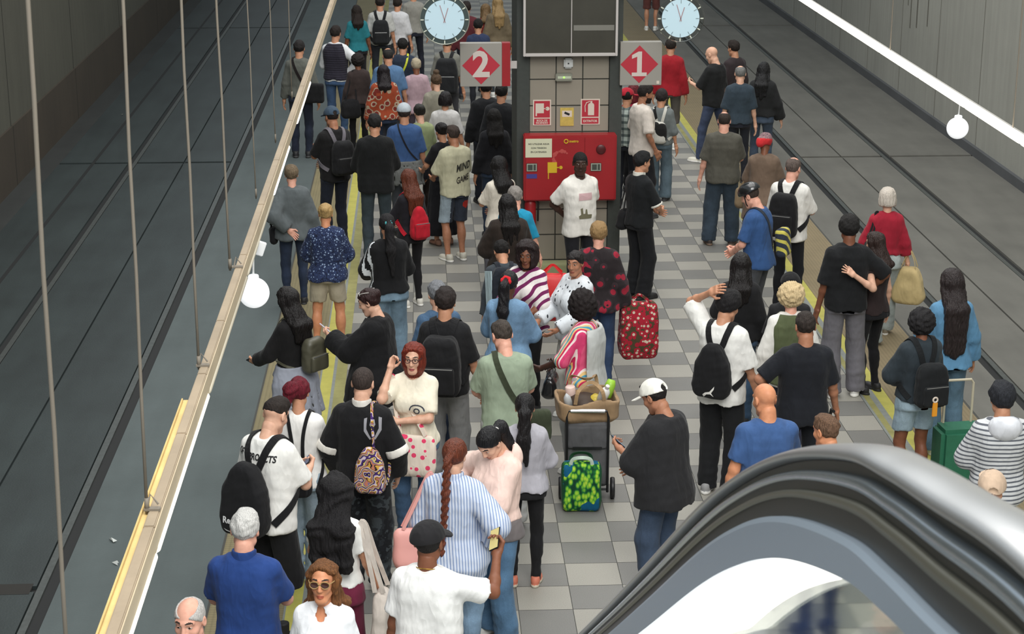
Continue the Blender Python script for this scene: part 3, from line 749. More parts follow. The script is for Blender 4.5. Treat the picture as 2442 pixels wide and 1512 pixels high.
def crossbody(p, label, mat, sd=1, bag=(.22, .09, .2), bagat=None, w=.03, bagmat=None, kind='shoulder_bag', low=.97, cat='bag', only_strap=False, at_back=False, group=None):
    """strap from shoulder sd across the torso to the other hip, with its bag"""
    g = p.g; pts = [(sd*.085, -.01, 1.5), (sd*.05, .1*g, 1.38), (-sd*.06, .13*g, 1.15), (-sd*.19*g, .05, low), (-sd*.19*g, -.07, low), (-sd*.05, -.13*g, 1.14), (sd*.055, -.12*g, 1.36)]
    bp = bagat or (-sd*(.2*g + .04), .02, low - .12); root = carried(p, kind, label, cat, group, p.T((bp[0], bp[1], bp[2] - bag[2]/2)))
    shift(strap_on(p, pts, w, .006, mat, closed=True), root)
    f = lambda P: rbox(p.loc_t(P), np.array(bp)*p.s, [v/2 for v in bag], min(bag)*.35) + .004*wob(P, 60, 2)
    V, Q = nets(f, p.T(bp) - max(bag)*.7, p.T(bp) + max(bag)*.7, p.st*.8); shift(mesh('bag_body', V, Q, bagmat or mat), root); return root
def handbag(p, label, at, size, mat, handle=.2, hmat=None, kind='tote_bag', hz=None, wobble=.008, top_open=True, hw=.02, lean=0.0, group=None, shoulder=None, decals=(), yawb=0.0):
    """soft bag hanging at a point in the wearer's frame (centre of its mouth)"""
    a, b, c = [v/2 for v in size]; at = np.array(at, float)*p.s; ctr = at - np.array((0, 0, c)); root = carried(p, kind, label, 'bag', group, (ctr[0], ctr[1], ctr[2] - c)); hmat = hmat or mat
    cy_, sy_ = math.cos(yawb), math.sin(yawb)
    def f(P):
        q = P - ctr.astype(F4); q = np.stack([q[:, 0]*cy_ + q[:, 1]*sy_, -q[:, 0]*sy_ + q[:, 1]*cy_, q[:, 2]], 1); z_ = q[:, 2]/c; k = np.interp(z_, [-1, -.5, .6, 1], [.9, 1.0, .96, .9]); kb = np.interp(z_, [-1, -.6, .3, 1], [.8, 1.0, .8, .45])
        q = q/np.stack([k, kb, np.ones_like(k)], 1); return rbox(q, (0, 0, 0), (a, b, c), min(b*.8, .05)) + wobble*wob(P, 30, 5)
    m = max(a, b) + .06; V, Q = nets(f, ctr - (m, m, c + .05), ctr + (m, m, c + .05), p.st*.9); bag = shift(mesh('bag_body', V, Q, mat), root)
    for sgn in (-1, 1):
        d = np.array((cy_, sy_, 0)); nrm = np.array((-sy_, cy_, 0)); top_ = np.array(shoulder)*p.s if shoulder is not None else at + np.array((0, 0, handle))
        pts = [at - d*a*.55 + nrm*sgn*b*.4, at*.45 + top_*.55 - d*a*.3 + nrm*sgn*b*.25, top_ - d*.015 + nrm*sgn*.01, top_ + d*.015 + nrm*sgn*.01, at*.45 + top_*.55 + d*a*.3 + nrm*sgn*b*.25, at + d*a*.55 + nrm*sgn*b*.4]
        path = catmull(pts, 5); h = MB().ribbon([tuple(q) for q in path], [tuple(nrm*sgn)]*len(path), hw, .005).build('handle', hmat); shift(h, root)
    return root
def phone(p, sd, label, col=(20, 20, 22), screen=(120, 150, 190), tilt=0.0, back=None, glow=.35):
    o, B = p.hand[sd]; c = o + B @ np.array((0, .03, .095))*p.s; root = carried(p, 'smartphone', label, 'phone', None, c)
    M3 = Matrix(B.tolist()); m = MB().box((-.037, -.005, -.075), (.037, .004, .075), 0, M3).build('phone_case', plain('phone_shell', col, .35), root, .0035)
    MB().box((-.033, .0038, -.069), (.033, .0052, .069), 0, M3).build('screen', plain('phone_screen', screen, .2, emis=glow), root)
    return root
def glasses(col=(30, 24, 24), lens=None, up=False):
    def go(p):
        m = MB(); z0 = .018 if not up else .098; y0 = .104 if not up else .045
        def W(x, y, z): return tuple(p.hc + p.Rh @ (np.array((x, y, z))*p.hs))
        for sd in (-1, 1):
            rw, rh = (.028, .022) if lens else (.024, .018); ring = [W(sd*.033 + rw*math.cos(t), y0 - .006*abs(math.cos(t)), z0 + rh*math.sin(t)) for t in np.linspace(0, 2*PI, 17)[:-1]]
            m.tube(ring, .0028, 6, 0, True); m.tube([W(sd*.058, y0 - .006, z0 + .006), W(sd*.079, y0 - .06, z0 + .008), W(sd*.08, y0 - .11, z0 - .002)], .003, 6, 0)
            if lens: m.add(ring, [tuple(range(len(ring)))], 1)
        m.tube([W(-.01, y0, z0 + .006), W(.01, y0, z0 + .006)], .0025, 6)
        m.build('sunglasses' if lens else 'glasses', [plain('glasses_frame', col, .3), plain('dark_lens', lens or (40, 30, 30), .12, spec=.7)], p.root)
    return go
def cap_hat(col, yaw=0, brimcol=None, band=None, kind='cap'):
    def go(p):
        r = rot('Z', math.radians(yaw))
        def loc(P): return hl(p, P) @ r.astype(F4)
        def f(P):
            q = loc(P); d = np.maximum(ell(q, (0, -.01, .035), (.096, .118, .108)), .034 + .12*q[:, 1] - q[:, 2])
            if kind == 'cap' : d = np.maximum(d, -ell(q, (0, -.128, .045), (.035, .03, .03)))
            return d
        V, Q = nets(f, p.hc - .17, p.hc + .18, .0075); o = mesh('cap', V, Q, cloth(col), p.root, sharp=.9)
        if kind in ('cap', 'flat'):
            def fb(P):
                q = loc(P); d = ell(q, (0, .105, .04), (.084, .096 if kind == 'cap' else .05, .04)); sh = np.abs(q[:, 2] - (.046 - 1.6*q[:, 0]**2 - .10*(q[:, 1] - .08))) - .0075
                d = smax(d, sh, .004); return np.maximum(d, .06 - q[:, 1])
            V, Q = nets(fb, p.hc - .24, p.hc + .24, .0065); mesh('cap_brim', V, Q, cloth(brimcol or col), o)
    return go
def necklace(col=(190, 150, 70)):
    def go(p):
        MB().tube([tuple(p.T((.064*math.sin(t), -.018 + .062*math.cos(t), 1.482 - .018*math.cos(t)))) for t in np.linspace(0, 2*PI, 33)[:-1]], .003, 6, 0, True).build('necklace', plain('gold', col, .3, 1.0), p.root)
    return go
def scrunchie(col, at=(0, -.11, .035), r=.026, t=.011):
    def go(p):
        c = p.hc + p.Rh @ (np.array(at)*p.hs); ax = p.Rh @ np.array((0, -.9, .3)); ax /= np.linalg.norm(ax); u = np.cross(ax, (1, 0, 0)); u /= np.linalg.norm(u); v = np.cross(ax, u)
        MB().tube([tuple(c + (u*math.cos(a) + v*math.sin(a))*r) for a in np.linspace(0, 2*PI, 17)[:-1]], [t*(1 + .25*math.sin(k*2.3)) for k in range(16)], 8, 0, True).build('hair_tie', cloth(col), p.root, smooth=True)
    return go
# ------------------------------------------------------------------ the station
def concrete(name, c, stain=.25, scale=1.2, rough=.85, streak=False, lines=None):
    t = NT(name); A = lin(c); v = t.tc()
    n = t.noise(v, scale, 6, .6); m = t.noise(t.tc((6, 6, .35)) if streak else t.tc((3, .5, 1)), 1.5, 3)
    f = t.math('ADD', t.math('MULTIPLY', n, .6), t.math('MULTIPLY', m, .4))
    t.col(t.ramp(f, [(.3, tuple(x*(1 - stain) for x in A[:3]) + (1,)), (.7, tuple(min(1, x*(1 + stain)) for x in A[:3]) + (1,))]))
    t.p.inputs['Roughness'].default_value = rough; t.bump(t.noise(v, 60, 3), .25, .006); return t.m
XL, XR, Y0, Y1 = -5.86, 8.5, 4.0, 75.0
RIN, ROUT = (-2.86, 5.72), (-4.40, 7.1)
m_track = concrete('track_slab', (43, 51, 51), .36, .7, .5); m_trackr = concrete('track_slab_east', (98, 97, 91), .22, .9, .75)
m_dark = plain('groove_dark', (16, 18, 18), .7); m_rail = plain('rail_steel', (104, 108, 106), .42, .75, noise=.15)
struct = lambda o: tag(o, kind='structure')
# platform paving: terrazzo squares in columns of their own widths, dark and light alternating
cols = [-.905, -.53, -.14, .25, .64, 1.035, 1.437, 1.669, 1.89, 2.276, 2.665, 3.05, 3.44, 3.83, 4.18]
tl = []
for nm, c in (('tile_light', (152, 149, 140)), ('tile_dark', (117, 116, 112))):
    t = NT(nm); A = lin(c); v = t.tc(); n = t.noise(v, .8, 4); sp = t.noise(v, 180, 2)
    base = t.ramp(n, [(.3, tuple(x*.86 for x in A[:3]) + (1,)), (.7, tuple(min(1, x*1.1) for x in A[:3]) + (1,))])
    t.col(t.mix(.18, base, t.ramp(sp, [(.35, (.1, .1, .1, 1)), (.65, (.9, .9, .9, 1))]), 'OVERLAY')); t.p.inputs['Roughness'].default_value = .5; tl.append(t.m)
tb = MB(); TL = .3945; ybase = 14.1186; gp = .0025
k = int((Y0 - ybase)/TL) - 1
while ybase + k*TL < Y1:
    for c in range(len(cols) - 1):
        ya = ybase + k*TL; par = (c + k + 1) % 2
        tb.add([(cols[c] + gp, ya + gp, 0), (cols[c + 1] - gp, ya + gp, 0), (cols[c + 1] - gp, ya + TL - gp, 0), (cols[c] + gp, ya + TL - gp, 0)], [(0, 1, 2, 3)], par)
    k += 1
fl = tb.build('floor', tl); struct(fl)
m_plat = concrete('platform_concrete', (80, 89, 89), .18, 1.0, .8); m_grout = concrete('grout', (70, 70, 66), .15)
struct(box('floor', (-1.62, Y0, -.2), (5.15, Y1, -.004), m_grout))
struct(box('floor', (RIN[0] + .09, Y0, -.2), (-1.62, Y1, -.002), m_plat)); struct(box('floor', (5.15, Y0, -.2), (RIN[1] - .09, Y1, -.002), m_trackr))
def knob(name, c, s=26):
    t = NT(name); A = lin(c); v = t.tc(); w = t.new('ShaderNodeTexVoronoi'); w.inputs['Scale'].default_value = s; w.inputs['Randomness'].default_value = 0; t.link(v, w.inputs['Vector'])
    r = t.ramp(w.outputs['Distance'], [(.3, A), (.62, tuple(x*.62 for x in A[:3]) + (1,))]); t.col(t.mix(.4, r, t.ramp(t.noise(v, 3, 4), [(.3, tuple(x*.7 for x in A[:3]) + (1,)), (.7, A)]))); t.bump(w.outputs['Distance'], .4, -.01); t.p.inputs['Roughness'].default_value = .8; return t.m
m_tan = knob('tactile_tan', (134, 124, 92)); m_tanr = knob('tactile_tan_east', (134, 120, 92)); m_yel = plain('yellow_line', (176, 170, 82), .7, noise=.12, nscale=6); m_ol = plain('yellow_line_worn', (142, 138, 86), .75, noise=.2, nscale=5); m_grey = plain('channel_grey', (128, 132, 128), .7, noise=.1)
struct(box('floor', (-1.60, Y0, -.1), (-1.06, Y1, .006), m_tan)); struct(box('floor', (4.44, Y0, -.1), (5.12, Y1, .006), m_tanr))
for i, (a, b, m, c) in enumerate(((-1.06, -1.045, m_grey, 0), (-1.045, -.935, m_yel, 0), (-.935, -.905, m_grey, 0), (4.18, 4.205, m_grey, 0), (4.205, 4.265, m_ol, 0), (4.265, 4.325, m_grey, 0), (4.325, 4.44, m_yel, 0))):
    struct(box('trim_%d' % (i + 1), (a, Y0, -.05), (b, Y1, .004), m))
struct(box('trim_8', (-.905, Y0, -.05), (-.80, Y1, .0035), m_ol))
# track beds, flush with the platform, with grooved rails
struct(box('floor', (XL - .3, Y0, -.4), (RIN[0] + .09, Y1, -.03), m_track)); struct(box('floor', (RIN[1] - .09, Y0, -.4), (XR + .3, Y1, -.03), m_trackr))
def slab(x0, x1, m, joints):
    ys = [Y0] + joints + [Y1]
    for a, b in zip(ys[:-1], ys[1:]): struct(box('floor', (x0, a + .05, -.2), (x1, b - .05, .0), m))
JL = [Gz(330, 1400)[1], 22.3 - .0, Gz(400, 388)[1], Gz(620, 66)[1]]; JR = [Gz(1900, 375)[1], Gz(1900, 60)[1]]
JL = sorted({round(v, 2) for v in (JL[0], JL[2], JL[3])}); JR = sorted(round(v, 2) for v in JR)
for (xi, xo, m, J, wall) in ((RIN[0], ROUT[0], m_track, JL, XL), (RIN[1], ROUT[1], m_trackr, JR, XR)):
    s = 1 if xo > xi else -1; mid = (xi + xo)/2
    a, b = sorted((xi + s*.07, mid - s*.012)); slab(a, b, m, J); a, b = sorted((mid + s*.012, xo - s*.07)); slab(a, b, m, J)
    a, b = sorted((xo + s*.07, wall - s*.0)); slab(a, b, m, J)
    for x, q in ((xi, -s), (xo, s)):
        r = MB().box((x - .028 - .03*q, Y0, -.12), (x + .028 - .03*q, Y1, -.004)).build('rail', m_rail); tag(r, kind='structure'); r.name = 'trim_rail'
        struct(box('trim_groove', (x - .10, Y0, -.3), (x + .10, Y1, -.028), m_dark))
struct(box('floor', (XL, JL[0] - .09, -.02), (RIN[0] - .1, JL[0] + .09, .002), plain('oil_stain', (34, 32, 28), .8)))
struct(box('trim_outer_groove', (-5.02, Y0, -.1), (-4.97, Y1, .0015), m_dark))
struct(box('floor', (XL, Y0, -.1), (-5.5, Y1, .001), concrete('wall_foot_shade', (40, 42, 40), .3)))  # shadow along the left wall foot, painted as a dark floor strip
# walls
m_wl = concrete('wall_concrete_west', (76, 75, 65), .2, .5, .9, True); m_dado = concrete('wall_dado', (58, 50, 39), .2, .8, .9, True); m_wr = concrete('wall_concrete_east', (150, 150, 142), .16, .5, .9, True); m_seam = plain('wall_seam', (36, 35, 31), .9)
wl = MB().box((XL - .3, Y0, .86), (XL, Y1, 7.0), 0).box((XL - .3, Y0, 0), (XL + .03, Y1, .86), 1)
for k in range(15):
    wl.box((XL - .01, 6.2 + k*5.0, .86), (XL + .004, 6.212 + k*5.0, 7.0), 2).box((XL - .01, 6.2 + k*5.0, 0), (XL + .033, 6.212 + k*5.0, .86), 2)
struct(wl.build('wall_left', [m_wl, m_dado, m_seam]))
wr = MB().box((XR, Y0, 0), (XR + .3, Y1, 7.0), 0)
rr = random.Random(3)
for k in range(28): wr.box((XR - .004, 6.0 + k*2.4, 0), (XR + .01, 6.012 + k*2.4, 7.0), 1)
for k in range(26):
    y = 24 + rr.random()*26; z = 2.6 + rr.random()*1.6; L = .35 + rr.random()*1.1; wr.box((XR - .006, y, z - L), (XR + .01, y + .03 + .03*rr.random(), z), 1)
struct(wr.build('wall_right', [m_wr, plain('wall_streak', (96, 94, 86), .9)]))
struct(box('wall_far', (XL, Y1, 0), (XR, Y1 + .3, 7), m_wr))
struct(box('baseboard_right', (XR - .06, Y0, 0), (XR, Y1, .14), concrete('kerb', (78, 80, 82), .2)))
# column with its cladding
CY = 20.72; CX = 1.665
def CP(x, y): return Gy(x, y, CY)
m_steel = plain('column_frame', (58, 62, 58), .6, noise=.12); t = NT('column_tile'); A = lin((150, 142, 128)); v = t.tc(); t.col(t.ramp(t.noise(v, 2.2, 4), [(.3, tuple(x*.9 for x in A[:3]) + (1,)), (.7, A)])); t.p.inputs['Roughness'].default_value = .45; m_ctile = t.m
x0, x1 = CX - .60, CX + .60; pw = .145
c = MB().box((x0, CY + .02, 0), (x0 + pw, CY + 1.2, 4.6), 0).box((x1 - pw, CY + .02, 0), (x1, CY + 1.2, 4.6), 0).box((x0 + pw, CY + .08, 0), (x1 - pw, CY + 1.15, 4.6), 2)
tw = (x1 - x0 - 2*pw)/3; zt = 2.70; 
for i in range(3):
    for j in range(9):
        za = zt - (j + 1)*.303; c.box((x0 + pw + i*tw + .003, CY + .05, max(0, za + .003)), (x0 + pw + (i + 1)*tw - .003, CY + .09, za + .300), 1)
struct(c.build('column', [m_steel, m_ctile, plain('tile_joint', (110, 104, 92), .9)], None, .004))
tag(MB().box((x0 + pw - .02, CY - .17, 0), (x1 - pw + .02, CY + .05, .27), 0).build('plinth', concrete('plinth', (158, 160, 120), .12), None, .01), 'pale low plinth at the foot of the tiled column', 'plinth')
m_white = plain('white_frame', (188, 182, 178), .5); m_glass = plain('screen_glass', (64, 62, 54), .22, spec=.4, noise=.15, nscale=2)
sc = empty('display_case', (CX, CY - .12, 2.70), 0, 'dark framed display case on the column above the signs', 'display')
def rel(m, name, mat, root, bev=0.0, sm=False):
    o = m.build(name, mat, None, bev, sm)
    for q in o.data.vertices: q.co -= root.location
    o.parent = root; return o
a0, a1, b0, b1 = CX - .535, CX + .525, 2.685, 3.62
rel(MB().box((a0 + .02, CY - .1, b0 + .02), (a1 - .02, CY + .03, b1 - .02)), 'case', m_steel, sc)
fr = MB()
for lo, hi in (((a0, CY - .14, b0), (a0 + .026, CY - .08, b1)), ((a1 - .026, CY - .14, b0), (a1, CY - .08, b1)), ((a0 + .026, CY - .14, b0), (a1 - .026, CY - .08, b0 + .034)), ((a0 + .026, CY - .14, b1 - .03), (a1 - .026, CY - .08, b1)), ((CX + .0, CY - .125, b0 + .034), (CX + .01, CY - .1, b1 - .03))): fr.box(lo, hi)
rel(fr, 'frame', m_white, sc, .004)
for q in (0, 1): rel(MB().box((a0 + .026 if q == 0 else CX + .01, CY - .112, b0 + .034), (CX if q == 0 else a1 - .026, CY - .1, b1 - .03)), 'pane', m_glass, sc)
rel(MB().box((CX + .03, CY - .1135, 2.97), (a1 - .04, CY - .112, 3.03)), 'notice', plain('faded_notice', (118, 116, 108), .6), sc)
m_red = plain('fire_red', (152, 26, 32), .42, noise=.08, nscale=4); m_sred = plain('sign_red', (178, 40, 56), .5); m_swhite = plain('sign_white', (214, 200, 186), .5); m_signgrey = plain('sign_grey', (150, 146, 138), .5); m_black = plain('black_plastic', (22, 22, 24), .45)
def flat(root, V, Fc, mat, name): 
    o = MB().add([tuple(q) for q in V], Fc).build(name, mat)
    for q in o.data.vertices: q.co -= root.location
    o.parent = root; return o
def text_on(root, s, cx, y, cz, size, mat, name='lettering', sx=1.0):
    V, Fc = TXT[s]; return flat(root, [(cx + q[0]*size*sx, y, cz + q[1]*size) for q in V], Fc, mat, name)
# fire hose cabinet
fc = empty('fire_hose_cabinet', (CX, CY, 1.03), 0, 'red fire hose cabinet with paper notice hung on the column', 'cabinet')
f0, f1 = CX - .53, CX + .53
rel(MB().box((f0, CY - .17, 1.03), (f1, CY + .015, 1.79)), 'case', m_red, fc, .012)
rel(MB().box((f0 + .02, CY - .182, 1.045), (CX + .16, CY - .168, 1.765)), 'door', m_red, fc, .004)
rel(MB().box((CX + .165, CY - .182, 1.045), (f1 - .02, CY - .168, 1.765)), 'door', m_red, fc, .004)
py = CY - .1835
def CR(x, y): q = Gy(x, y, CY - .18); return q[0], q[2]
(nx0, nz1), (nx1, nz0) = CR(1253, 331), CR(1316, 375)
rel(MB().box((nx0, py - .002, nz0), (nx1, py, nz1)), 'paper_notice', plain('paper', (206, 204, 176), .8), fc)
m_ink = plain('ink', (70, 70, 60), .8)
for i, s_ in enumerate(('NO UTILIZAR AGUA', 'CON TENSION', 'EN CATENARIA')): text_on(fc, s_, (nx0 + nx1)/2, py - .003, nz1 - .062 - i*.046, .026, m_ink)
(gx, gz) = CR(1350, 337); ring = MB().tube([(gx + .022*math.cos(t), py - .002, gz + .022*math.sin(t)) for t in np.linspace(0, 2*PI, 17)[:-1]], .006, 6, 0, True); m_yell = plain('yellow_print', (206, 170, 30), .6)
rel(ring, 'emblem', m_yell, fc); text_on(fc, 'metro', gx + .088, py - .002, gz, .042, m_yell)
(hx0, hz1), (hx1, hz0) = CR(1306, 387), CR(1328, 412); hose = MB().box((hx0, py - .002, hz0), (hx1, py, hz1)).box((hx0 + .004, py - .002, hz0 - .07), (hx0 + .014, py, hz0)).box((hx1, py - .002, (hz0 + hz1)/2 - .006), (hx1 + .03, py, (hz0 + hz1)/2 + .006)); hose.lathe([(.02, 0), (.02, .002)], 14, 0, (hx1 + .045, py, (hz0 + hz1)/2), Matrix.Rotation(PI/2, 3, 'X')); rel(hose, 'hose_reel_symbol', m_yell, fc)
(kx, kz) = CR(1433, 356); rel(MB().lathe([(.055, 0), (.055, .012), (.048, .016)], 28, 0, (kx, py, kz), Matrix.Rotation(PI/2, 3, 'X')), 'round_port', plain('port_dark', (78, 26, 28), .3), fc, 0, True)
for (lx, ly) in ((1268, 399), (1421, 398)):
    (qx, qz) = CR(lx, ly); lw = rel(MB().box((qx - .062, py - .008, qz - .048), (qx + .062, py, qz + .048)), 'latch', plain('latch_grey', (150, 156, 142), .5), fc, .006)
    o = rel(MB().box((qx - .045, py - .0095, qz - .032), (qx + .01, py - .008, qz + .032)).box((qx + .02, py - .0095, qz - .034), (qx + .046, py - .008, qz + .034)), 'latch_recess', plain('latch_dark', (62, 66, 60), .5), fc)
(qx, qz) = CR(1268, 419); rel(MB().box((qx - .06, py - .002, qz - .032), (qx + .06, py, qz + .02)), 'blue_sticker', plain('sticker_blue', (66, 58, 130), .5), fc)
(qx, qz) = CR(1345, 378); pt = MB()
for i in range(9): a = .8 + i*.35; pt.lathe([(.012 + .007*(i % 3), 0), (.012, .001)], 9, 0, (qx - .03 + .075*math.cos(a)*1.2, py - .0006, qz + .085*math.sin(a)), Matrix.Rotation(PI/2, 3, 'X'))
rel(pt, 'worn_paint', plain('worn_paint', (178, 70, 66), .7), fc)
# safety signs on the tiles
def safety(px0, px1, label, words, pic):
    (sx0, _, sz1), (sx1, _, sz0) = Gy(px0[0], px0[1], CY + .045), Gy(px1[0], px1[1], CY + .045); y = CY + .048
    r = empty('safety_sign', ((sx0 + sx1)/2, y, sz0), 0, label, 'sign', 'red safety signs'); h = sz1 - sz0; w = sx1 - sx0
    rel(MB().box((sx0, y - .006, sz0), (sx1, y, sz1)), 'plate', m_swhite, r, .002)
    rel(MB().box((sx0 + .014, y - .0075, sz0 + h*.31), (sx1 - .014, y - .006, sz1 - .014)).box((sx0 + .014, y - .0075, sz0 + .012), (sx1 - .014, y - .006, sz0 + h*.265)), 'red_field', m_sred, r)
    for i, w_ in enumerate(words): text_on(r, w_, (sx0 + sx1)/2, y - .0085, sz0 + h*(.19 - .09*i if len(words) > 1 else .14), h*(.105 if len(words) > 1 else .12), m_swhite, sx=.92)
    m = MB(); cx, cz = (sx0 + sx1)/2, sz0 + h*.64
    if pic == 'hose':
        m.box((cx - w*.36, y - .009, cz - h*.16), (cx + w*.1, y - .0078, cz + h*.22)).box((cx - w*.36, y - .009, cz - h*.27), (cx - w*.28, y - .0078, cz - h*.16)).box((cx + w*.1, y - .009, cz + .0), (cx + w*.24, y - .0078, cz + h*.03)); m.lathe([(w*.11, 0), (w*.11, .0012)], 16, 0, (cx + w*.3, y - .0078, cz + h*.015), Matrix.Rotation(PI/2, 3, 'X'))
    else:
        ol = [(-.12, -.27), (.2, -.27), (.2, .14), (.15, .19), (.1, .2), (.1, .28), (.0, .28), (.0, .2), (-.07, .19), (-.12, .14)]; m.add([(cx + a*w, y - .0088, cz + b*h) for a, b in ol], [tuple(range(10))])
        m.tube([(cx - w*.02, y - .0085, cz + h*.26), (cx - w*.2, y - .0085, cz + h*.22), (cx - w*.28, y - .0085, cz + h*.08), (cx - w*.26, y - .0085, cz - h*.14)], w*.025, 6)
    rel(m, 'pictogram', m_swhite, r)
safety((1271, 238), (1314, 299), 'red safety sign with fire hose symbol, left of the yellow notice', ('BOCA DE', 'INCENDIO'), 'hose')
safety((1385, 236), (1430, 297), 'red safety sign with extinguisher symbol, right of the yellow notice', ('EXTINTOR',), 'ext')
(sx0, _, sz1), (sx1, _, sz0) = Gy(1336, 257, CY + .045), Gy(1368, 300, CY + .045); r = empty('camera_notice', ((sx0 + sx1)/2, CY + .048, sz0), 0, 'small worn yellow notice with camera symbol between the red signs', 'sign')
rel(MB().box((sx0, CY + .042, sz0), (sx1, CY + .048, sz1)), 'plate', plain('yellow_plate', (196, 170, 84), .6, noise=.15), r); w = sx1 - sx0; h = sz1 - sz0
rel(MB().box((sx0 + w*.14, CY + .0405, sz0 + h*.5), (sx1 - w*.14, CY + .042, sz0 + h*.84)), 'white_field', m_swhite, r)
rel(MB().box((-w*.2, -.001, -h*.06), (w*.2, 0, h*.06), 0, Matrix.Rotation(.4, 3, 'Y'), (sx0 + w*.5, CY + .040, sz0 + h*.68)), 'pictogram', m_black, r)
# wall boxes
(ex, _, ez) = Gy(1355, 150, CY + .04); r = empty('alarm_box', (ex, CY + .045, ez - .05), 0, 'small white square box high on the column tiles', 'box')
rel(MB().box((ex - .052, CY - .005, ez - .058), (ex + .052, CY + .05, ez + .058)), 'housing', plain('white_plastic', (206, 208, 206), .4), r, .016); rel(MB().box((ex - .008, CY - .0075, ez - .008), (ex + .008, CY - .005, ez + .008)), 'sensor', m_black, r)
(ex, _, ez) = Gy(1344, 183, CY + .04); r = empty('emergency_light', (ex, CY + .045, ez - .04), 0, 'small grey emergency light with green lamp below the white box', 'lamp')
rel(MB().box((ex - .095, CY - .02, ez - .045), (ex + .095, CY + .05, ez + .045)), 'housing', plain('lamp_grey', (138, 138, 124), .5), r, .01); rel(MB().box((ex - .07, CY - .024, ez - .012), (ex + .08, CY - .02, ez + .016)), 'lamp_lens', plain('lens_pale', (192, 200, 176), .3), r); rel(MB().lathe([(.011, 0), (.011, .005)], 12, 0, (ex + .0, CY - .024, ez + .002), Matrix.Rotation(PI/2, 3, 'X')), 'pilot_lamp', plain('green_glow', (150, 230, 90), .3, emis=1.2), r)
# platform number signs
def numsign(p0, p1, n, label, dx, red_side):
    (sx0, _, sz1), (sx1, _, sz0) = Gy(p0[0], p0[1], CY - .06), Gy(p1[0], p1[1], CY - .06); y = CY - .06
    r = empty('platform_sign', ((sx0 + sx1)/2, y, sz0), 0, label, 'sign', 'platform number signs'); w = sx1 - sx0; h = sz1 - sz0; cx, cz = (sx0 + sx1)/2 + dx*w, (sz0 + sz1)/2 - .005
    rel(MB().box((sx0, y, sz0), (sx1, y + .12, sz1)), 'panel', m_signgrey, r, .004)
    q = .455*min(w, h); flat(r, [(cx, y - .002, cz + q), (cx + q, y - .002, cz), (cx, y - .002, cz - q), (cx - q, y - .002, cz)], [(0, 3, 2, 1)], m_sred, 'red_diamond')
    mn = plain('sign_numeral', (204, 192, 184), .5)
    if n == '1': flat(r, [(cx + a, y - .004, cz + b) for a, b in ((-.085, -.135), (.085, -.135), (.085, -.093), (.028, -.093), (.028, .145), (-.012, .145), (-.085, .105), (-.085, .062), (-.026, .086), (-.026, -.093), (-.085, -.093))], [(0, 1, 2, 3, 9, 10), (3, 4, 5, 8, 9), (5, 6, 7, 8)], mn, 'numeral')
    else: text_on(r, n, cx, y - .004, cz, .40, mn, 'numeral', .98)
    if red_side: rel(MB().box((sx1 + .002, y + .01, sz0), (sx1 + .095, y + .13, sz1)), 'red_panel', m_red, r); rel(MB().box((sx1 + .095, y + .05, (sz0 + sz1)/2 - .05), (x0, y + .09, (sz0 + sz1)/2 + .03)), 'bracket', m_white, r)
    else:
        rel(MB().box((sx1 - .055, y - .003, sz0 + .015), (sx1 - .025, y - .001, sz0 + .05)), 'white_sticker', m_swhite, r); rel(MB().box((x1, y + .03, cz - .04), (sx0 + .01, y + .08, cz + .04)), 'bracket', m_steel, r)
    return r
numsign((1097, 104), (1197, 206), '2', 'grey platform sign with red diamond numbered 2', .0, True)
numsign((1480, 101), (1577, 203), '1', 'grey platform sign with red diamond numbered 1', -.04, False)
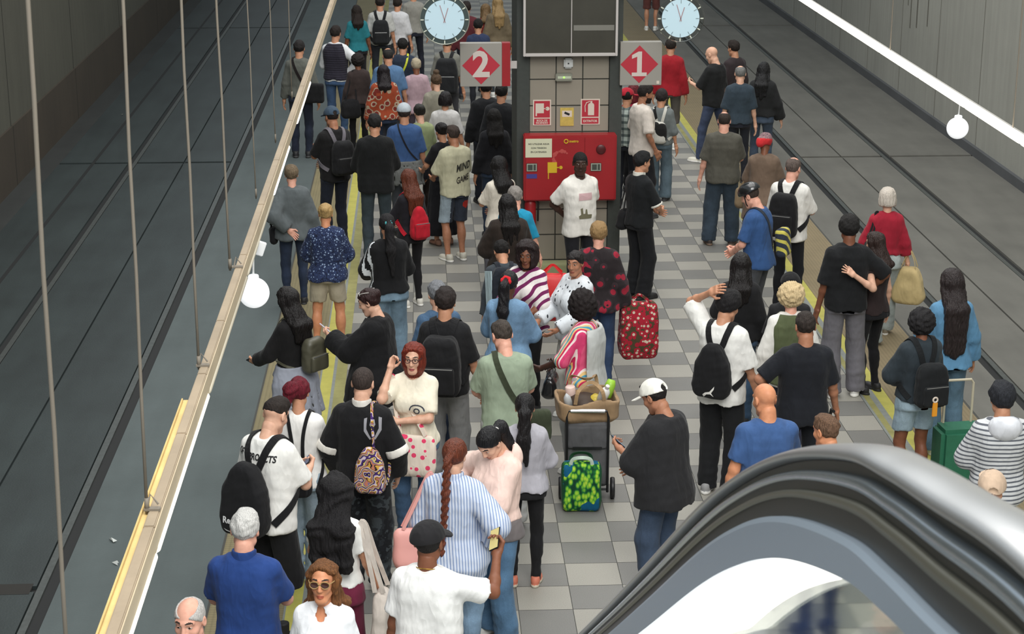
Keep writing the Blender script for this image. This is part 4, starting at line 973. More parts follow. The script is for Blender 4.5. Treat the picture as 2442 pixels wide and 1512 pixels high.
# clocks
t = NT('clear_ring'); t.p.inputs['Transmission Weight'].default_value = 1.0; t.p.inputs['IOR'].default_value = 1.02; t.p.inputs['Roughness'].default_value = .02; t.col((.9, .92, .9, 1)); m_ringglass = t.m
def clock(px, py_, label, rad, lit):
    cx, _, cz = Gy(px, py_, CY - .3); y = CY - .3; r = empty('station_clock', (cx, y, cz), 0, label, 'clock', 'round station clocks'); RX = Matrix.Rotation(PI/2, 3, 'X')
    rel(MB().lathe([(rad*.80, 0), (rad*.80, .03)], 48, 0, (cx, y + .02, cz), RX), 'dial', plain('dial_glow', (182, 206, 216), .3, emis=lit), r, 0, False)
    rel(MB().lathe([(rad*.985, -.02), (rad*.985, .0), (rad*.80, .0), (rad*.80, -.02)], 48, 0, (cx, y, cz), RX), 'ring', plain('clock_ring', (62, 74, 72), .35) if px < 1300 else m_ringglass, r)
    rim = MB().tube([(cx + rad*math.cos(t), y - .0, cz + rad*math.sin(t)) for t in np.linspace(0, 2*PI, 65)[:-1]], .006, 8, 0, True); rel(rim, 'rim', plain('clock_rim', (170, 172, 160), .3, .6) if px < 1300 else m_ringglass, r, 0, True)
    m1 = MB(); m2 = MB()
    for k_ in range(12):
        a = k_*PI/6; M = Matrix.Rotation(-a, 3, 'Y')
        m1.box((-.006, -.002, rad*.84), (.006, 0, rad*.97), 0, M, (cx, y - .004, cz)); m2.box((-.003, -.002, rad*.64), (.003, 0, rad*.78), 0, M, (cx, y - .012, cz))
    rel(m1, 'hour_marks', plain('mark_white', (216, 220, 204), .5), r); rel(m2, 'dial_marks', plain('mark_grey', (116, 132, 136), .5), r)
    for a, L, t_ in ((-.30, rad*.62, .007), (.30, rad*.5, .008)): rel(MB().box((-t_/2, -.002, -rad*.12), (t_/2, 0, L), 0, Matrix.Rotation(a, 3, 'Y'), (cx, y - .016, cz)), 'hand', plain('clock_hand', (168, 130, 132), .5), r)
    arm = MB(); tx = x0 if cx < CX else x1
    arm.box((min(cx, tx), y + .05, cz + rad + .03), (max(cx, tx), y + .09, cz + rad + .08)); arm.box((cx - .02, y + .04, cz + rad - .03), (cx + .02, y + .1, cz + rad + .05)); arm.box((tx - .03, y + .05, cz + rad + .02), (tx + .03, CY + .2, cz + rad + .09)); rel(arm, 'bracket', m_steel, r)
clock(1060, 47, 'lit round clock with dark rim, left of the column', .272, .22); clock(1623, 44, 'lit round clock without a dark rim, right of the column', .262, .22)
# extinguisher at the left foot of the column
ex, _, ez = Gy(1264, 500, CY - .02); r = empty('fire_extinguisher', (ex, CY - .07, .62), 0, 'red fire extinguisher low on the column beside the tiles', 'extinguisher')
rel(MB().lathe([(.06, .62), (.066, .64), (.066, .98), (.05, 1.03), (.02, 1.05), (.02, 1.09)], 20, 0, (ex, CY - .07, 0)), 'cylinder', m_red, r, 0, True); rel(MB().box((ex - .03, CY - .1, 1.08), (ex + .05, CY - .05, 1.11)).tube([(ex + .02, CY - .09, 1.08), (ex + .09, CY - .1, 1.0), (ex + .085, CY - .1, .78)], .011, 8), 'valve_and_hose', m_black, r); rel(MB().box((ex - .05, CY - .01, .7), (ex + .05, CY + .06, .74)).box((ex - .05, CY - .01, .94), (ex + .05, CY + .06, .97)), 'bracket', m_steel, r)
# hanging light lines over both platform edges, their rods and the round globes under them
m_dust = concrete('dusty_metal', (150, 134, 112), .22, 3, .7); m_litside = plain('side_painted_lit', (188, 172, 144), .5, noise=.1, nscale=3); m_rod = plain('rod', (116, 108, 96), .6); m_tube = plain('tube_lit', (255, 246, 226), .4, emis=3.2); m_tubeoff = plain('tube_unlit', (196, 188, 168), .35); m_board = concrete('board', (206, 178, 118), .25, 4, .8)
def light_line(bx, lab, segs, unlit, beam, side):
    r = empty('light_line', (bx, 5, 3.40), 0, lab, 'light', 'hanging light lines')
    if beam:
        b = MB()
        ys = [2.6, 4.75, 5.72, 6.6, 7.3, 8.05, 9.2, 10.3, 11.5, 12.8, 14.2, 16, 18, 20, 23, 26, 30]
        for a, c in zip(ys[:-1], ys[1:]): b.box((bx - .021, a + .003, 3.405), (bx + .018, c - .003, 3.485))
        rel(b, 'tray', m_dust, r, .004)
        rel(MB().box((bx + .017*side, 2.6, 3.40), (bx + .022*side, 30, 3.475)), 'side_panel', m_litside, r)  # right side coloured lighter than the tray to look lit
        rel(MB().box((bx - .046, 2.6, 3.455), (bx - .0225, 7.02, 3.47), 0).box((bx - .049, 2.6, 3.47), (bx - .043, 7.0, 3.485), 0), 'board', m_board, r, .002)
        for y in (5.86, 7.4, 8.95): rel(MB().box((bx - .036, y - .012, 3.485), (bx + .018, y + .012, 3.493)).tube([(bx - .025, y, 3.49), (bx - .018, y + .03, 3.53), (bx + .01, y + .015, 3.50)], .004, 6), 'hanger_clip', m_rod, r)
    else:
        rel(MB().box((bx - .012, 7, 3.40), (bx + .03, 60, 3.44)), 'tray', plain('tray_grey', (150, 148, 142), .6), r)
    for k, (a, c) in enumerate(segs + unlit):
        x = bx + (.014*side if beam else -.03); rad = .0145 if beam else .034
        pr = [(rad*.6, 0), (rad, .02), (rad, c - a - .02), (rad*.6, c - a)]
        rel(MB().lathe(pr, 14, 0, (x, a, 3.392 if beam else 3.425), Matrix.Rotation(-PI/2, 3, 'X')), 'tube', m_tube if k < len(segs) else m_tubeoff, r, 0, True)
    return r
light_line(-.930, 'long dusty light tray hung above the left platform edge', [(4.2, 5.7), (5.73, 7.3), (10.95, 12.35), (13.2, 14.9)], [(7.33, 9.1), (9.15, 10.9)], True, 1)
sg = [(13.5 + 1.33*k + .02, 13.5 + 1.33*(k + 1) - .02) for k in range(-5, 20)]
light_line(4.10, 'bright line of lamp tubes hung above the right track edge', sg, [], False, -1)
struct(box('beam_left', (-1.05, 2.6, 8.9), (-.8, 60, 9.2), m_steel)); struct(box('beam_right', (4.0, 2.6, 8.9), (4.25, 60, 9.2), m_steel))
ords = ['hanging down to below the picture', 'meeting the tray near the bottom', 'meeting the tray beside the long clip', 'meeting the tray above the globe', 'hanging thinly behind the man with satchel', 'faint, near the far end of the tray', 'faintest, at the top of the tray']
for i, (y, xb, xt) in enumerate(((4.4, -.952, -.925), (5.86, -.957, -.934), (7.4, -.955, -.949), (8.95, -.975, -.982), (10.5, -.975, -.981), (12.1, -.98, -.99), (13.7, -.975, -.98))):
    sl_ = (xt - xb)/1.7; q_ = lambda z: (xb + sl_*(z - 3.485) + .002*math.sin(z*9), y, z); rd = .0058 if i < 4 else .0036
    r = MB().tube([q_(z) for z in np.linspace(3.47, 8.95, 14)], rd, 8).tube([q_(3.48), q_(3.53)], rd*1.5, 8)
    tag(r.build('hanging_rod', m_rod, None, 0, True), 'dusty hanging rod, ' + ords[i], 'rod', 'rods holding the light tray')
for i, y in enumerate((9.0, 12.5, 16, 19.5)): tag(MB().tube([(4.105, y, 3.44), (4.105, y, 8.95)], .005, 6).build('hanging_rod', m_rod), 'thin rod holding up the right lamp line', 'rod', 'rods holding the right lamp line')
m_globe = plain('globe_white', (246, 248, 250), .35, emis=.55)
for (gx, gy, gz, bx_, lab, by) in ((-.945, 9.82, 3.10, -.945, 'white glass globe hanging under the left light tray', True), (4.19, 14.1, 3.125, 4.10, 'white glass globe hanging under the right lamp line', False)):
    r = empty('globe_lamp', (gx, gy, gz - .09), 0, lab, 'lamp', 'round globe lamps')
    pr = [(.085*math.sin(t), -.085*math.cos(t)) for t in np.linspace(.05, PI - .35, 22)] + [(.03, .088), (.028, .10), (.012, .105)]
    rel(MB().lathe(pr, 32, 0, (gx, gy, gz)), 'globe', m_globe, r, 0, True); rel(MB().tube([(gx, gy, gz + .1), (gx + .004, gy, gz + .2), (gx + .0 + (bx_ - gx)*.8, gy, 3.41)], .006, 8), 'stem', plain('white_cable', (226, 226, 224), .5), r, 0, True)
    if by: rel(MB().box((-.038, -.010, -.05), (.038, .010, .03), 0, Matrix.Rotation(.35, 3, 'Y') @ Matrix.Rotation(.1, 3, 'Z'), (gx + .035, gy, 3.365)), 'mount_box', plain('white_plastic', (226, 226, 226), .4), r, .004)
# escalator balustrade beside the camera
PTH = [(.2, 5.27), (.8, 5.265), (1.2, 5.25), (1.6, 5.215), (1.91, 5.15), (2.1, 5.107), (2.32, 5.045), (2.72, 4.885), (3.13, 4.682), (3.6, 4.415), (4.43, 3.904), (5.52, 3.24), (7.2, 2.23), (9.3, .97)]
pts = catmull([(0, a, b) for a, b in PTH], 8); PN = []
for i in range(len(pts)):
    a = pts[max(0, i - 1)]; b = pts[min(len(pts) - 1, i + 1)]; t_ = (b - a)/np.linalg.norm(b - a); PN.append(np.array((0, -t_[2], t_[1])))
def squash(h, y):
    k = min(1, max(0, (y - 1.6)/1.5)); k = k*k*(3 - 2*k); far = h*.66 if h > -.145 else (-.096 + (h + .145)*1.6 if h > -.188 else -.165 + (h + .188))
    return h + (far - h)*k
def extr(prof, closed=True):
    """sweep a profile (x, height over the handrail line) along the balustrade"""
    V = []; n = len(prof)
    for p_, nn in zip(pts, PN): V += [tuple(np.array((x, 0, 0)) + p_ + nn*squash(h, p_[1])) for x, h in prof]
    Fc = [(i*n + k, i*n + (k + 1) % n, (i + 1)*n + (k + 1) % n, (i + 1)*n + k) for i in range(len(pts) - 1) for k in range(n if closed else n - 1)]
    return MB().add(V, Fc)
es = empty('escalator', (.6, 4.0, 0), 0, 'escalator side with black handrail and glass with painted glare beside the viewer', 'escalator')
t = NT('rubber_painted_sheen'); t.col(lin((176, 177, 178))); t.p.inputs['Metallic'].default_value = .8; t.p.inputs['Roughness'].default_value = .34; t.p.inputs['Coat Weight'].default_value = .7; t.p.inputs['Coat Roughness'].default_value = .2; m_rub = t.m  # black rubber: bright sky reflection put into a silver base colour
hp_ = [(.6 + .041*math.cos(a)*(1 if abs(math.cos(a)) < .9 else 1), .019*math.sin(a) - .012 if math.sin(a) > 0 else .012*math.sin(a) - .012) for a in np.linspace(0, 2*PI, 25)[:-1]]
rel(extr(hp_), 'handrail', m_rub, es, 0, True)
m_st = plain('polished_steel', (196, 206, 216), .22, .9); m_st2 = plain('brushed_steel', (168, 182, 196), .36, .45); m_dk = plain('dark_gap', (48, 48, 45), .4); m_olive = plain('dark_profile', (112, 110, 98), .35, .5)
rel(extr([(.583, -.024), (.617, -.024), (.617, -.05), (.583, -.05)]), 'guide_core', m_dk, es)
rel(extr([(.566, -.05), (.574, -.043), (.626, -.043), (.634, -.05), (.634, -.062), (.566, -.062)]), 'guide_profile', m_st, es, 0, True)
rel(extr([(.576, -.062), (.624, -.062), (.624, -.088), (.576, -.088)]), 'dark_channel', m_dk, es)
rel(extr([(.566, -.088), (.572, -.083), (.628, -.083), (.634, -.088), (.634, -.1), (.566, -.1)]), 'second_profile', m_olive, es, 0, True)
rel(extr([(.574, -.1), (.626, -.1), (.626, -.146), (.574, -.146)]), 'dark_channel', m_dk, es)
rel(extr([(.556, -.150), (.562, -.143), (.638, -.143), (.644, -.150), (.640, -.188), (.560, -.188)]), 'steel_trim', m_st2, es, 0, False)
def pan(o0, o1, x, th, name, mat, k0=0):
    V = []; Fc = []; n = 0
    for i in range(k0, len(pts)):
        a = o0; b = o1(i) if callable(o1) else o1
        for xx in (x, x + th):
            for o_ in (a, b): V.append(tuple(np.array((xx, 0, 0)) + pts[i] + PN[i]*squash(o_, pts[i][1])))
        n += 1
    for i in range(n - 1):
        q = i*4; Fc += [(q, q + 1, q + 5, q + 4), (q + 2, q + 6, q + 7, q + 3), (q, q + 4, q + 6, q + 2), (q + 1, q + 3, q + 7, q + 5)]
    return rel(MB().add(V, Fc), name, mat, es, 0, False)
m_strip = plain('painted_glare', (255, 252, 244), .5, emis=1.6)  # added glowing band imitates the broad white reflection in the glass
pan(-.188, lambda i: -.190 - .112*min(1, max(0, (pts[i][1] - 2.36)/.8)), .57, .012, 'glare_strip', m_strip)
t = NT('balustrade_glass'); t.p.inputs['Transmission Weight'].default_value = 1.0; t.p.inputs['Roughness'].default_value = .03; t.p.inputs['IOR'].default_value = 1.12; t.col((.80, .86, .82, 1)); m_gl = t.m
pan(-.188, -.78, .594, .012, 'glass_panel', m_gl)
rel(extr([(.52, -.78), (.68, -.78), (.68, -.98), (.52, -.98)]), 'skirt', m_st2, es)
# litter on the left track
rl = random.Random(8)
for (x, y), lab in (((266, 1290), 'white scrap of litter beside the rods on the track'), ((294, 275), 'pale scrap of litter by the far rail'), ((280, 1345), 'tiny white scrap low on the left track')):
    q = Gz(x, y, .0); m = MB(); m.add([(q[0] + rl.uniform(-.05, .05), q[1] + rl.uniform(-.05, .05), .002 + .02*rl.random()) for _ in range(4)] + [(q[0], q[1], .03)], [(0, 1, 4), (1, 2, 4), (2, 3, 4), (3, 0, 4), (3, 2, 1, 0)])
    tag(m.build('litter', plain('paper_litter', (200, 204, 200), .8)), lab, 'litter')
# ------------------------------------------------------------------ the crowd
WHITE, OFFW, CREAM, BLACK, NAVY = (232, 232, 228), (222, 218, 210), (226, 216, 194), (24, 24, 26), (26, 30, 44)
BK, DK, BR = (22, 19, 18), (38, 30, 26), (70, 46, 32)
def T_(c, kind='plain', **k):
    ck = {a: k.pop(a) for a in ('c2', 'c3', 'sc') if a in k}; return dict(mat=cloth(c, kind, **ck), **k)
def J_(c=(62, 82, 108), kind='jeans', fab='denim', **k): return dict(mat=cloth(c, fab, **{a: k.pop(a) for a in ('c2', 'c3', 'sc') if a in k}), kind=kind, **k)
def L_(c, **k): k.setdefault('sleeve', 1.93); return T_(c, **k)
def K_(c, kind='slim', **k): return J_(c, kind, 'plain', **k)
SN, DS, BO = ('sneaker', (220, 220, 214)), ('sneaker', (40, 40, 42), (60, 60, 60)), ('boot', (26, 25, 26))
P = {}
def A(key, label, px, **k): P[key] = person(label, px, **k); return P[key]
m_bk = cloth((26, 26, 28)); m_bk2 = cloth((34, 35, 37)); m_khaki = cloth((84, 82, 66))

# ---- nearest rows, bottom left
A('fuzzy', 'person with thin white hair at the bottom edge, only the head in view', (450, 1432), h=1.72, yaw=165, skin='pink', hair=('ring', (190, 186, 182)), top=T_((150, 150, 150), name='jacket', sleeve=1.9), bot=K_(NAVY), hp=10)
A('polo', 'grey haired person in a blue polo shirt seen from behind', (583, 1220), h=1.74, g=1.12, yaw=-8, skin='pink', arms=('low', 'phone'), hair=('short', (206, 204, 200)), hp=14,
  top=T_((38, 66, 126), name='polo_shirt', sleeve=.8, off=.02, hem=.86, box_=.185, loose=.016, collar=cloth((38, 66, 126))), bot=K_((34, 38, 56), 'jeans'), shoes=DS)
A('aviator', 'person with tousled brown hair and dark sunglasses, face turned up', (768, 1345), h=1.62, yaw=172, sex='f', skin='orange', hp=-4, arms=('down', 'down'), hair=('wavy', (112, 72, 40), .06, 'hair', .004), top=T_((236, 238, 242), name='blouse', sleeve=.9, vneck=.1), bot=J_(), extra=[glasses((170, 140, 90), (70, 38, 30))])
A('flatcap', 'person in a black cap and white t-shirt holding up a phone', (1022, 1249), h=1.76, yaw=-18, skin='brown', arms=('down', ((.30, .38, 1.42), (.8, -.3, -.9), (-.45, -.8, .4))), hands=('relax', 'grip'), hair=('buzz', BK), hp=4,
  top=T_((240, 240, 238), sleeve=.75, off=.03, box_=.20, hem=.84, vneck=.09), bot=J_((90, 120, 150), 'jeans'), shoes=DS, extra=[cap_hat((34, 33, 35), -25, kind='flat'), necklace()])
phone(P['flatcap'], 1, 'smartphone with photo on screen held up by the person in black cap', (30, 30, 32), (190, 176, 120))
A('wavy', 'person with long wavy black hair, white top and maroon trousers', (800, 1140), h=1.6, yaw=-12, sex='f', skin='tan', arms=('phone', 'loose'), hands=('grip', 'relax'), hair=('wavy', (24, 22, 24), .36, 'hair', .024), hp=10,
  top=T_(WHITE, sleeve=.62, off=.012, hem=.98), bot=K_((104, 34, 58), 'mid', off=.016), shoes=SN, g=1.05)
handbag(P['wavy'], 'long off white tote bag hanging beside the maroon trousers', (.31, .02, .93), (.1, .3, .46), cloth((206, 196, 186)), shoulder=(.2, -.02, 1.42), hw=.03, yawb=0)
A('projects', 'person with dark cropped hair in a white t-shirt printed PROJECTS', (655, 950), h=1.8, yaw=-32, skin='light', hp=26, lean=4, arms=('loose', 'phone'), hands=('relax', 'grip'), hair=('under', (40, 32, 28)), 
  top=T_((236, 235, 230), sleeve=.85, off=.026, box_=.195, hem=.84, decals=[dict(text='PROJECTS', at=(.035, 1.36), size=.062, sx=.72, shear=.15), dict(text='OF', at=(-.145, 1.375), size=.06, sx=.72, shear=.15)]), bot=K_((28, 28, 30), 'baggy', length=.40), shoes=BO)
backpack(P['projects'], 'large black drawstring backpack marked Reebok on the white t-shirt', m_bk, (.36, .17, .50), 1.10, shape='sack', pocket=False, sw=.05, x=-.02, decals=[dict(text='Reebok', at=(-.05, .96), size=.062, sx=.9, col=(225, 225, 225)), dict(verts=[(-1.3, .2), (-.2, -.1), (.9, .35), (.9, .2), (-.1, -.28), (-1.0, -.05)], faces=[(0, 5, 4, 1), (1, 4, 3, 2)], at=(-.06, .89), size=.055, col=(225, 225, 225))])
phone(P['projects'], 1, 'smartphone held low by the person with the drawstring backpack', (40, 40, 44), (90, 110, 140), glow=.1)
A('redbun', 'person with dark red tufted hair in a fitted white dress top', (712, 902), h=1.62, yaw=-6, sex='f', g=1.12, skin='tan', hair=('tuft', (98, 18, 34)), arms=('phone', 'phone'), hp=12, top=T_((236, 234, 230), sleeve=.55, off=.01, hem=.88), bot=J_((140, 156, 168), 'wide'), shoes=SN)
backpack(P['redbun'], 'small black bag with thin crossed straps on the white dress top', m_bk, (.25, .12, .32), 1.0, sw=.028, x=.0, pocket=True)
A('varsity', 'person with buzz cut in a black varsity jacket with white bands', (865, 878), h=1.72, yaw=-14, g=1.1, skin='light', hair=('buzz', (58, 48, 44)), arms=('pocket', 'pocket'), hp=10,
  top=dict(mat=None, mats=[cloth((24, 24, 26)), cloth((226, 222, 214))], name='varsity_jacket', sleeve=1.9, off=.03, hem=.86, box_=.19, loose=.014, collar=cloth((226, 222, 214)), cuff=((1, 1.0, .06, cloth((226, 222, 214))), (-1, 1.0, .06, cloth((226, 222, 214)))), paint=lambda p, C, Ct: (((Ct[:, 2] > .875) & (Ct[:, 2] < .884) & (np.abs(Ct[:, 0]) < .2)) | ((Ct[:, 2] > .893) & (Ct[:, 2] < .902) & (np.abs(Ct[:, 0]) < .2))).astype(np.int32)),
  bot=J_((36, 40, 44), 'baggy', 'camo', c2=(60, 66, 70), c3=(22, 24, 28)), shoes=('sneaker', (40, 38, 38), (225, 222, 214)))
backpack(P['varsity'], 'colourful swirl printed bag slung on the black varsity jacket', cloth((90, 80, 120), 'swirl'), (.24, .11, .36), 1.04, shape='sack', pocket=False, x=.11, straps=(1,), sw=.02)
P['varsity'].shirt_o and decal(P['varsity'], P['varsity'].shirt_o, verts=[(-.8, 1.4), (-.5, 1.5), (-.55, .4), (-.1, -.6), (-.25, -.7), (-.8, .2), (.8, 1.4), (.5, 1.5), (.55, .4), (.1, -.6), (.25, -.7), (.8, .2), (-.15, 1.3), (.15, 1.3), (.25, .8), (0, .4), (-.25, .8)], faces=[(0, 1, 2, 5), (2, 3, 4, 5), (6, 11, 8, 7), (8, 11, 10, 9), (12, 13, 14, 15, 16)], at=(.11, 1.30), size=.075, col=(150, 150, 156))
A('redglass', 'person with red hair and glasses in a cream t-shirt facing the viewer', (985, 822), h=1.64, yaw=170, sex='f', g=1.1, skin='light', hp=4, arms=('cross', ((.16, .13, 1.555), (.35, .9, -1), (-.8, .3, .2))), hands=('relax', 'grip'), hair=('bob', (118, 44, 30), .12), lips=(170, 90, 86),
  top=T_((232, 224, 204), sleeve=.85, off=.022, hem=.88, decals=[dict(verts=[(math.cos(a)*r, math.sin(a)*r*.8) for r in (.9, .75) for a in np.linspace(0, PI, 10)] + [(math.cos(a)*r, math.sin(a)*r) for r in (.35, .22) for a in np.linspace(0, 2*PI, 12)], faces=[(i, i + 1, 11 + i, 10 + i) for i in range(9)] + [(20 + i, 21 + i, 33 + i, 32 + i) for i in range(11)], at=(-.05, 1.22), size=.075, side=1, col=(60, 64, 76))]), bot=J_((70, 96, 126)), shoes=SN, extra=[glasses((52, 26, 34))])
handbag(P['redglass'], 'cream tote bag with pink hearts in front of the red haired person', (-.02, .2, 1.02), (.36, .1, .34), cloth((230, 216, 200), 'dots', c2=(232, 70, 110), c3=(230, 216, 200), sc=1.0), shoulder=(.17, .03, 1.44), hw=.025, yawb=0)
A('poncho', 'person in a wide black jacket with sunglasses on the hair, holding a phone', (880, 690), h=1.66, yaw=72, sex='f', g=1.18, skin='light', hair=('bun', (46, 26, 26)), hp=22, arms=(((.06, .40, 1.27), (.7, -.35, -.9), (-.3, -.75, .6)), 'phone'), hands=('grip', 'relax'),
  top=L_((20, 20, 22), name='jacket', off=.045, hem=.72, flare=.22, loose=.03), bot=K_(BLACK, 'wide'), shoes=DS, extra=[glasses((216, 212, 206), None, True)])
phone(P['poncho'], -1, 'pale smartphone in front of the person in wide black jacket', (206, 200, 210), (170, 180, 200))
A('greyknot', 'person with long black hair and a grey sweater tied at the waist', (685, 690), h=1.62, yaw=48, sex='f', skin='tan', hair=('long', (24, 20, 20), .22, 'hair', .008), hp=16, arms=('low', 'down'), hands=('grip', 'relax'), top=L_((24, 23, 24), name='top', off=.022, hem=1.0, loose=.016), bot=J_((196, 194, 184), 'wide', 'plain'), shoes=SN)
def waist_wrap(p, c, lo=.55, fr=0.0, name='tied_sweater'):
    s = p.s
    def f(Q):
        q = p.loc_t(Q); z = q[:, 2]; k = np.clip((1.0*s - z)/(.45*s), 0, 1); th = np.arctan2(q[:, 1], q[:, 0]); a = np.interp(z, p.zs, p.rx) + .03 + .07*k; b = np.interp(z, p.zs, p.ry) + .03 + .08*k
        d = np.abs((np.sqrt((q[:, 0]/a)**2 + ((q[:, 1] + .01)/b)**2) - 1)*np.minimum(a, b)) - .012 + .010*np.sin(th*13 + 2)*k
        d = np.maximum(np.maximum(d, z - 1.03*s), lo*s - z + .05*np.abs(np.sin(th*2)) + .0); d = np.maximum(d, np.where(z < .93*s, q[:, 1] - .04, -1))
        return smin(d, ell(q, (.03, .16*s, .98*s), (.05, .035, .04)), .02)
    V, Q = nets(f, p.T((-.32, -.32, lo)), p.T((.32, .26, 1.06)), p.st); mesh(name, V, Q, cloth(c), p.root)
waist_wrap(P['greyknot'], (150, 154, 166), .5)
backpack(P['greyknot'], 'small khaki leather backpack on the person with tied grey sweater', plain('khaki_leather', (78, 76, 62), .45), (.27, .12, .33), 1.14, sw=.022, x=.06)
phone(P['greyknot'], -1, 'smartphone held out by the long haired person at the platform edge', (30, 32, 40), (120, 150, 190))
A('denimgrey', 'grey haired person in a blue denim shirt behind the black backpack', (1042, 672), h=1.62, yaw=14, skin='light', hair=('short', (120, 122, 126)), arms=('down', 'front'), top=L_((70, 96, 124), kind='denim', name='shirt', off=.022), bot=J_((50, 60, 80)), shoes=DS)
A('blackpack', 'dark haired person in a black t-shirt and grey sweatpants', (1062, 688), h=1.76, yaw=-10, skin='tan', hair=('short', (40, 32, 30), .3, 'hair', .004), arms=('front', 'loose'), top=T_((28, 28, 30), sleeve=.95, off=.026, box_=.195, hem=.86), bot=K_((138, 138, 138), 'baggy'), shoes=SN, loc=None)
backpack(P['blackpack'], 'full black backpack on the person in grey sweatpants', m_bk, (.33, .2, .5), 1.16, sw=.06)
A('sage', 'person in a sage green t-shirt with an olive shoulder strap', (1197, 766), h=1.74, yaw=6, g=1.06, skin='pink', hair=('short', (66, 58, 52), .3, 'hair', -.006), hp=26, hy=14, arms=('low', 'low'), top=T_((150, 164, 142), sleeve=.85, off=.024, box_=.19, hem=.83), bot=K_((172, 172, 170), 'baggy'), shoes=('sneaker', (40, 40, 42), (228, 226, 220)))
crossbody(P['sage'], 'olive strap bag across the sage green t-shirt', cloth((58, 64, 48)), sd=-1, w=.045, bag=(.22, .1, .26), bagat=(.27, .05, .84))
A('greytop', 'person with a long dark ponytail in a pale grey top', (1252, 940), h=1.5, yaw=-5, sex='f', skin='tan', hair=('pony', (22, 20, 22), .30), hp=6, arms=('front', 'front'), top=L_((176, 174, 182), name='sweater', off=.03, hem=.9), bot=K_((26, 26, 28), 'slim'), shoes=('sneaker', (206, 120, 96), (200, 190, 170)))
A('braid', 'person with a long auburn braid in a blue striped shirt', (1085, 1048), h=1.68, yaw=-22, sex='f', g=1.22, skin='light', hair=('braid', (104, 52, 34), .52), hp=6, arms=('loose', ((.2, .05, 1.0), (.9, -.6, 0), (-1, 0, 0))), top=L_((206, 214, 230), kind='vstripe', c2=(132, 152, 190), name='shirt', off=.036, hem=.74, loose=.024, sleeve=1.75, collar=cloth((206, 214, 230), 'vstripe', c2=(132, 152, 190))), bot=J_((110, 134, 156)), shoes=SN, extra=[scrunchie((190, 160, 90), r=.022, t=.007)])
handbag(P['braid'], 'pink leather shoulder bag on the person with auburn braid', (-.27, -.06, 1.08), (.3, .12, .3), plain('pink_leather', (224, 160, 152), .5), shoulder=(-.17, -.02, 1.46), kind='shoulder_bag', hw=.022, yawb=.5)
A('hoodie', 'person in a pale pink hoodie looking down into a bag', (1168, 1020), h=1.64, yaw=128, sex='f', skin='light', hp=44, hy=10, arms=('cross', ((.30, .2, 1.12), (1, -.7, .2), (-1, 0, 0))), hair=('pony', (20, 19, 22), .12), top=L_((238, 208, 196), name='hoodie', off=.04, hem=.98, loose=.024, hood=cloth((238, 208, 196))), bot=J_((84, 116, 146), 'wide'), shoes=SN, extra=[scrunchie((232, 228, 222), r=.024)])
def under_hem(p, c, lo=.86, hi=1.0):
    s = p.s; V, Q = nets(lambda X: np.maximum(np.maximum(p.torso(X, .026, lo, hi), p.loc_t(X)[:, 2] - hi*s), lo*s - p.loc_t(X)[:, 2]), p.T((-.3, -.3, lo)), p.T((.3, .3, hi)), p.st); mesh('undershirt', V, Q, cloth(c), p.root)
under_hem(P['hoodie'], (112, 106, 106), .84, 1.0)
A('rainbow', 'person with curly black hair in a striped shirt of many colours', (1382, 698), h=1.62, yaw=62, sex='f', g=1.08, skin='deep', hair=('afro', (26, 18, 18), .08, 'hair', .0), hp=10, arms=('low', 'front'), top=T_((226, 90, 130), 'rainbow', name='shirt', sleeve=1.2, off=.022, hem=.88), bot=K_((170, 172, 172), 'wide'), shoes=SN)
def draped(p, c, side=1, lo=.78):
    s = p.s
    def f(Q):
        q = p.loc_t(Q); z = q[:, 2]; a = np.interp(z, p.zs, p.rx) + .055; b = np.interp(z, p.zs, p.ry) + .06
        d = np.abs((np.sqrt((q[:, 0]/a)**2 + ((q[:, 1] + .02)/b)**2) - 1)*np.minimum(a, b)) - .016 + .008*wob(Q*v3(1, 1, .3), 40, 4)
        d = np.maximum(np.maximum(d, z - 1.43*s), lo*s - z); return np.maximum(d, .9*q[:, 1] - side*q[:, 0]*.5 + .02)
    V, Q = nets(f, p.T((-.33, -.33, lo)), p.T((.33, .3, 1.46)), p.st); mesh('draped_coat', V, Q, cloth(c), p.root)
draped(P['rainbow'], (186, 188, 186), 1)
handbag(P['rainbow'], 'shiny black handbag under the many coloured striped shirt', (-.02, .30, .93), (.3, .14, .2), plain('black_leather', (24, 24, 26), .25, coat=.5), handle=.12, kind='handbag', yawb=.3)
A('whitecap', 'person in a white cap and oversized black t-shirt looking at a phone', (1562, 910), h=1.68, yaw=48, g=1.06, skin='olive', hp=28, lean=3, hair=('short', (30, 26, 25), .3, 'hair', -.006), arms=('phone', 'front'), hands=('grip', 'relax'), top=T_((38, 38, 40), sleeve=1.05, off=.045, box_=.235, hem=.78, loose=.03, flare=.06), bot=J_((58, 72, 92), 'wide'), shoes=DS, extra=[cap_hat((240, 238, 228))])
phone(P['whitecap'], -1, 'smartphone held out by the person in white cap', (40, 50, 60), (140, 170, 200))
A('puma', 'person with tousled black hair, hand raised behind the head, white t-shirt', (1738, 697), h=1.77, yaw=-30, skin='tan', hp=22, hy=-12, hair=('short', (24, 22, 24), .3, 'hair', .016), arms=(((.12, -.02, 1.72), (1, .5, .5), (-.5, .7, -.4)), 'loose'), top=T_((234, 233, 228), sleeve=.95, off=.032, box_=.20, hem=.82, loose=.02), bot=K_((28, 29, 31), 'baggy'), shoes=('sneaker', (150, 150, 150), (222, 220, 214)))
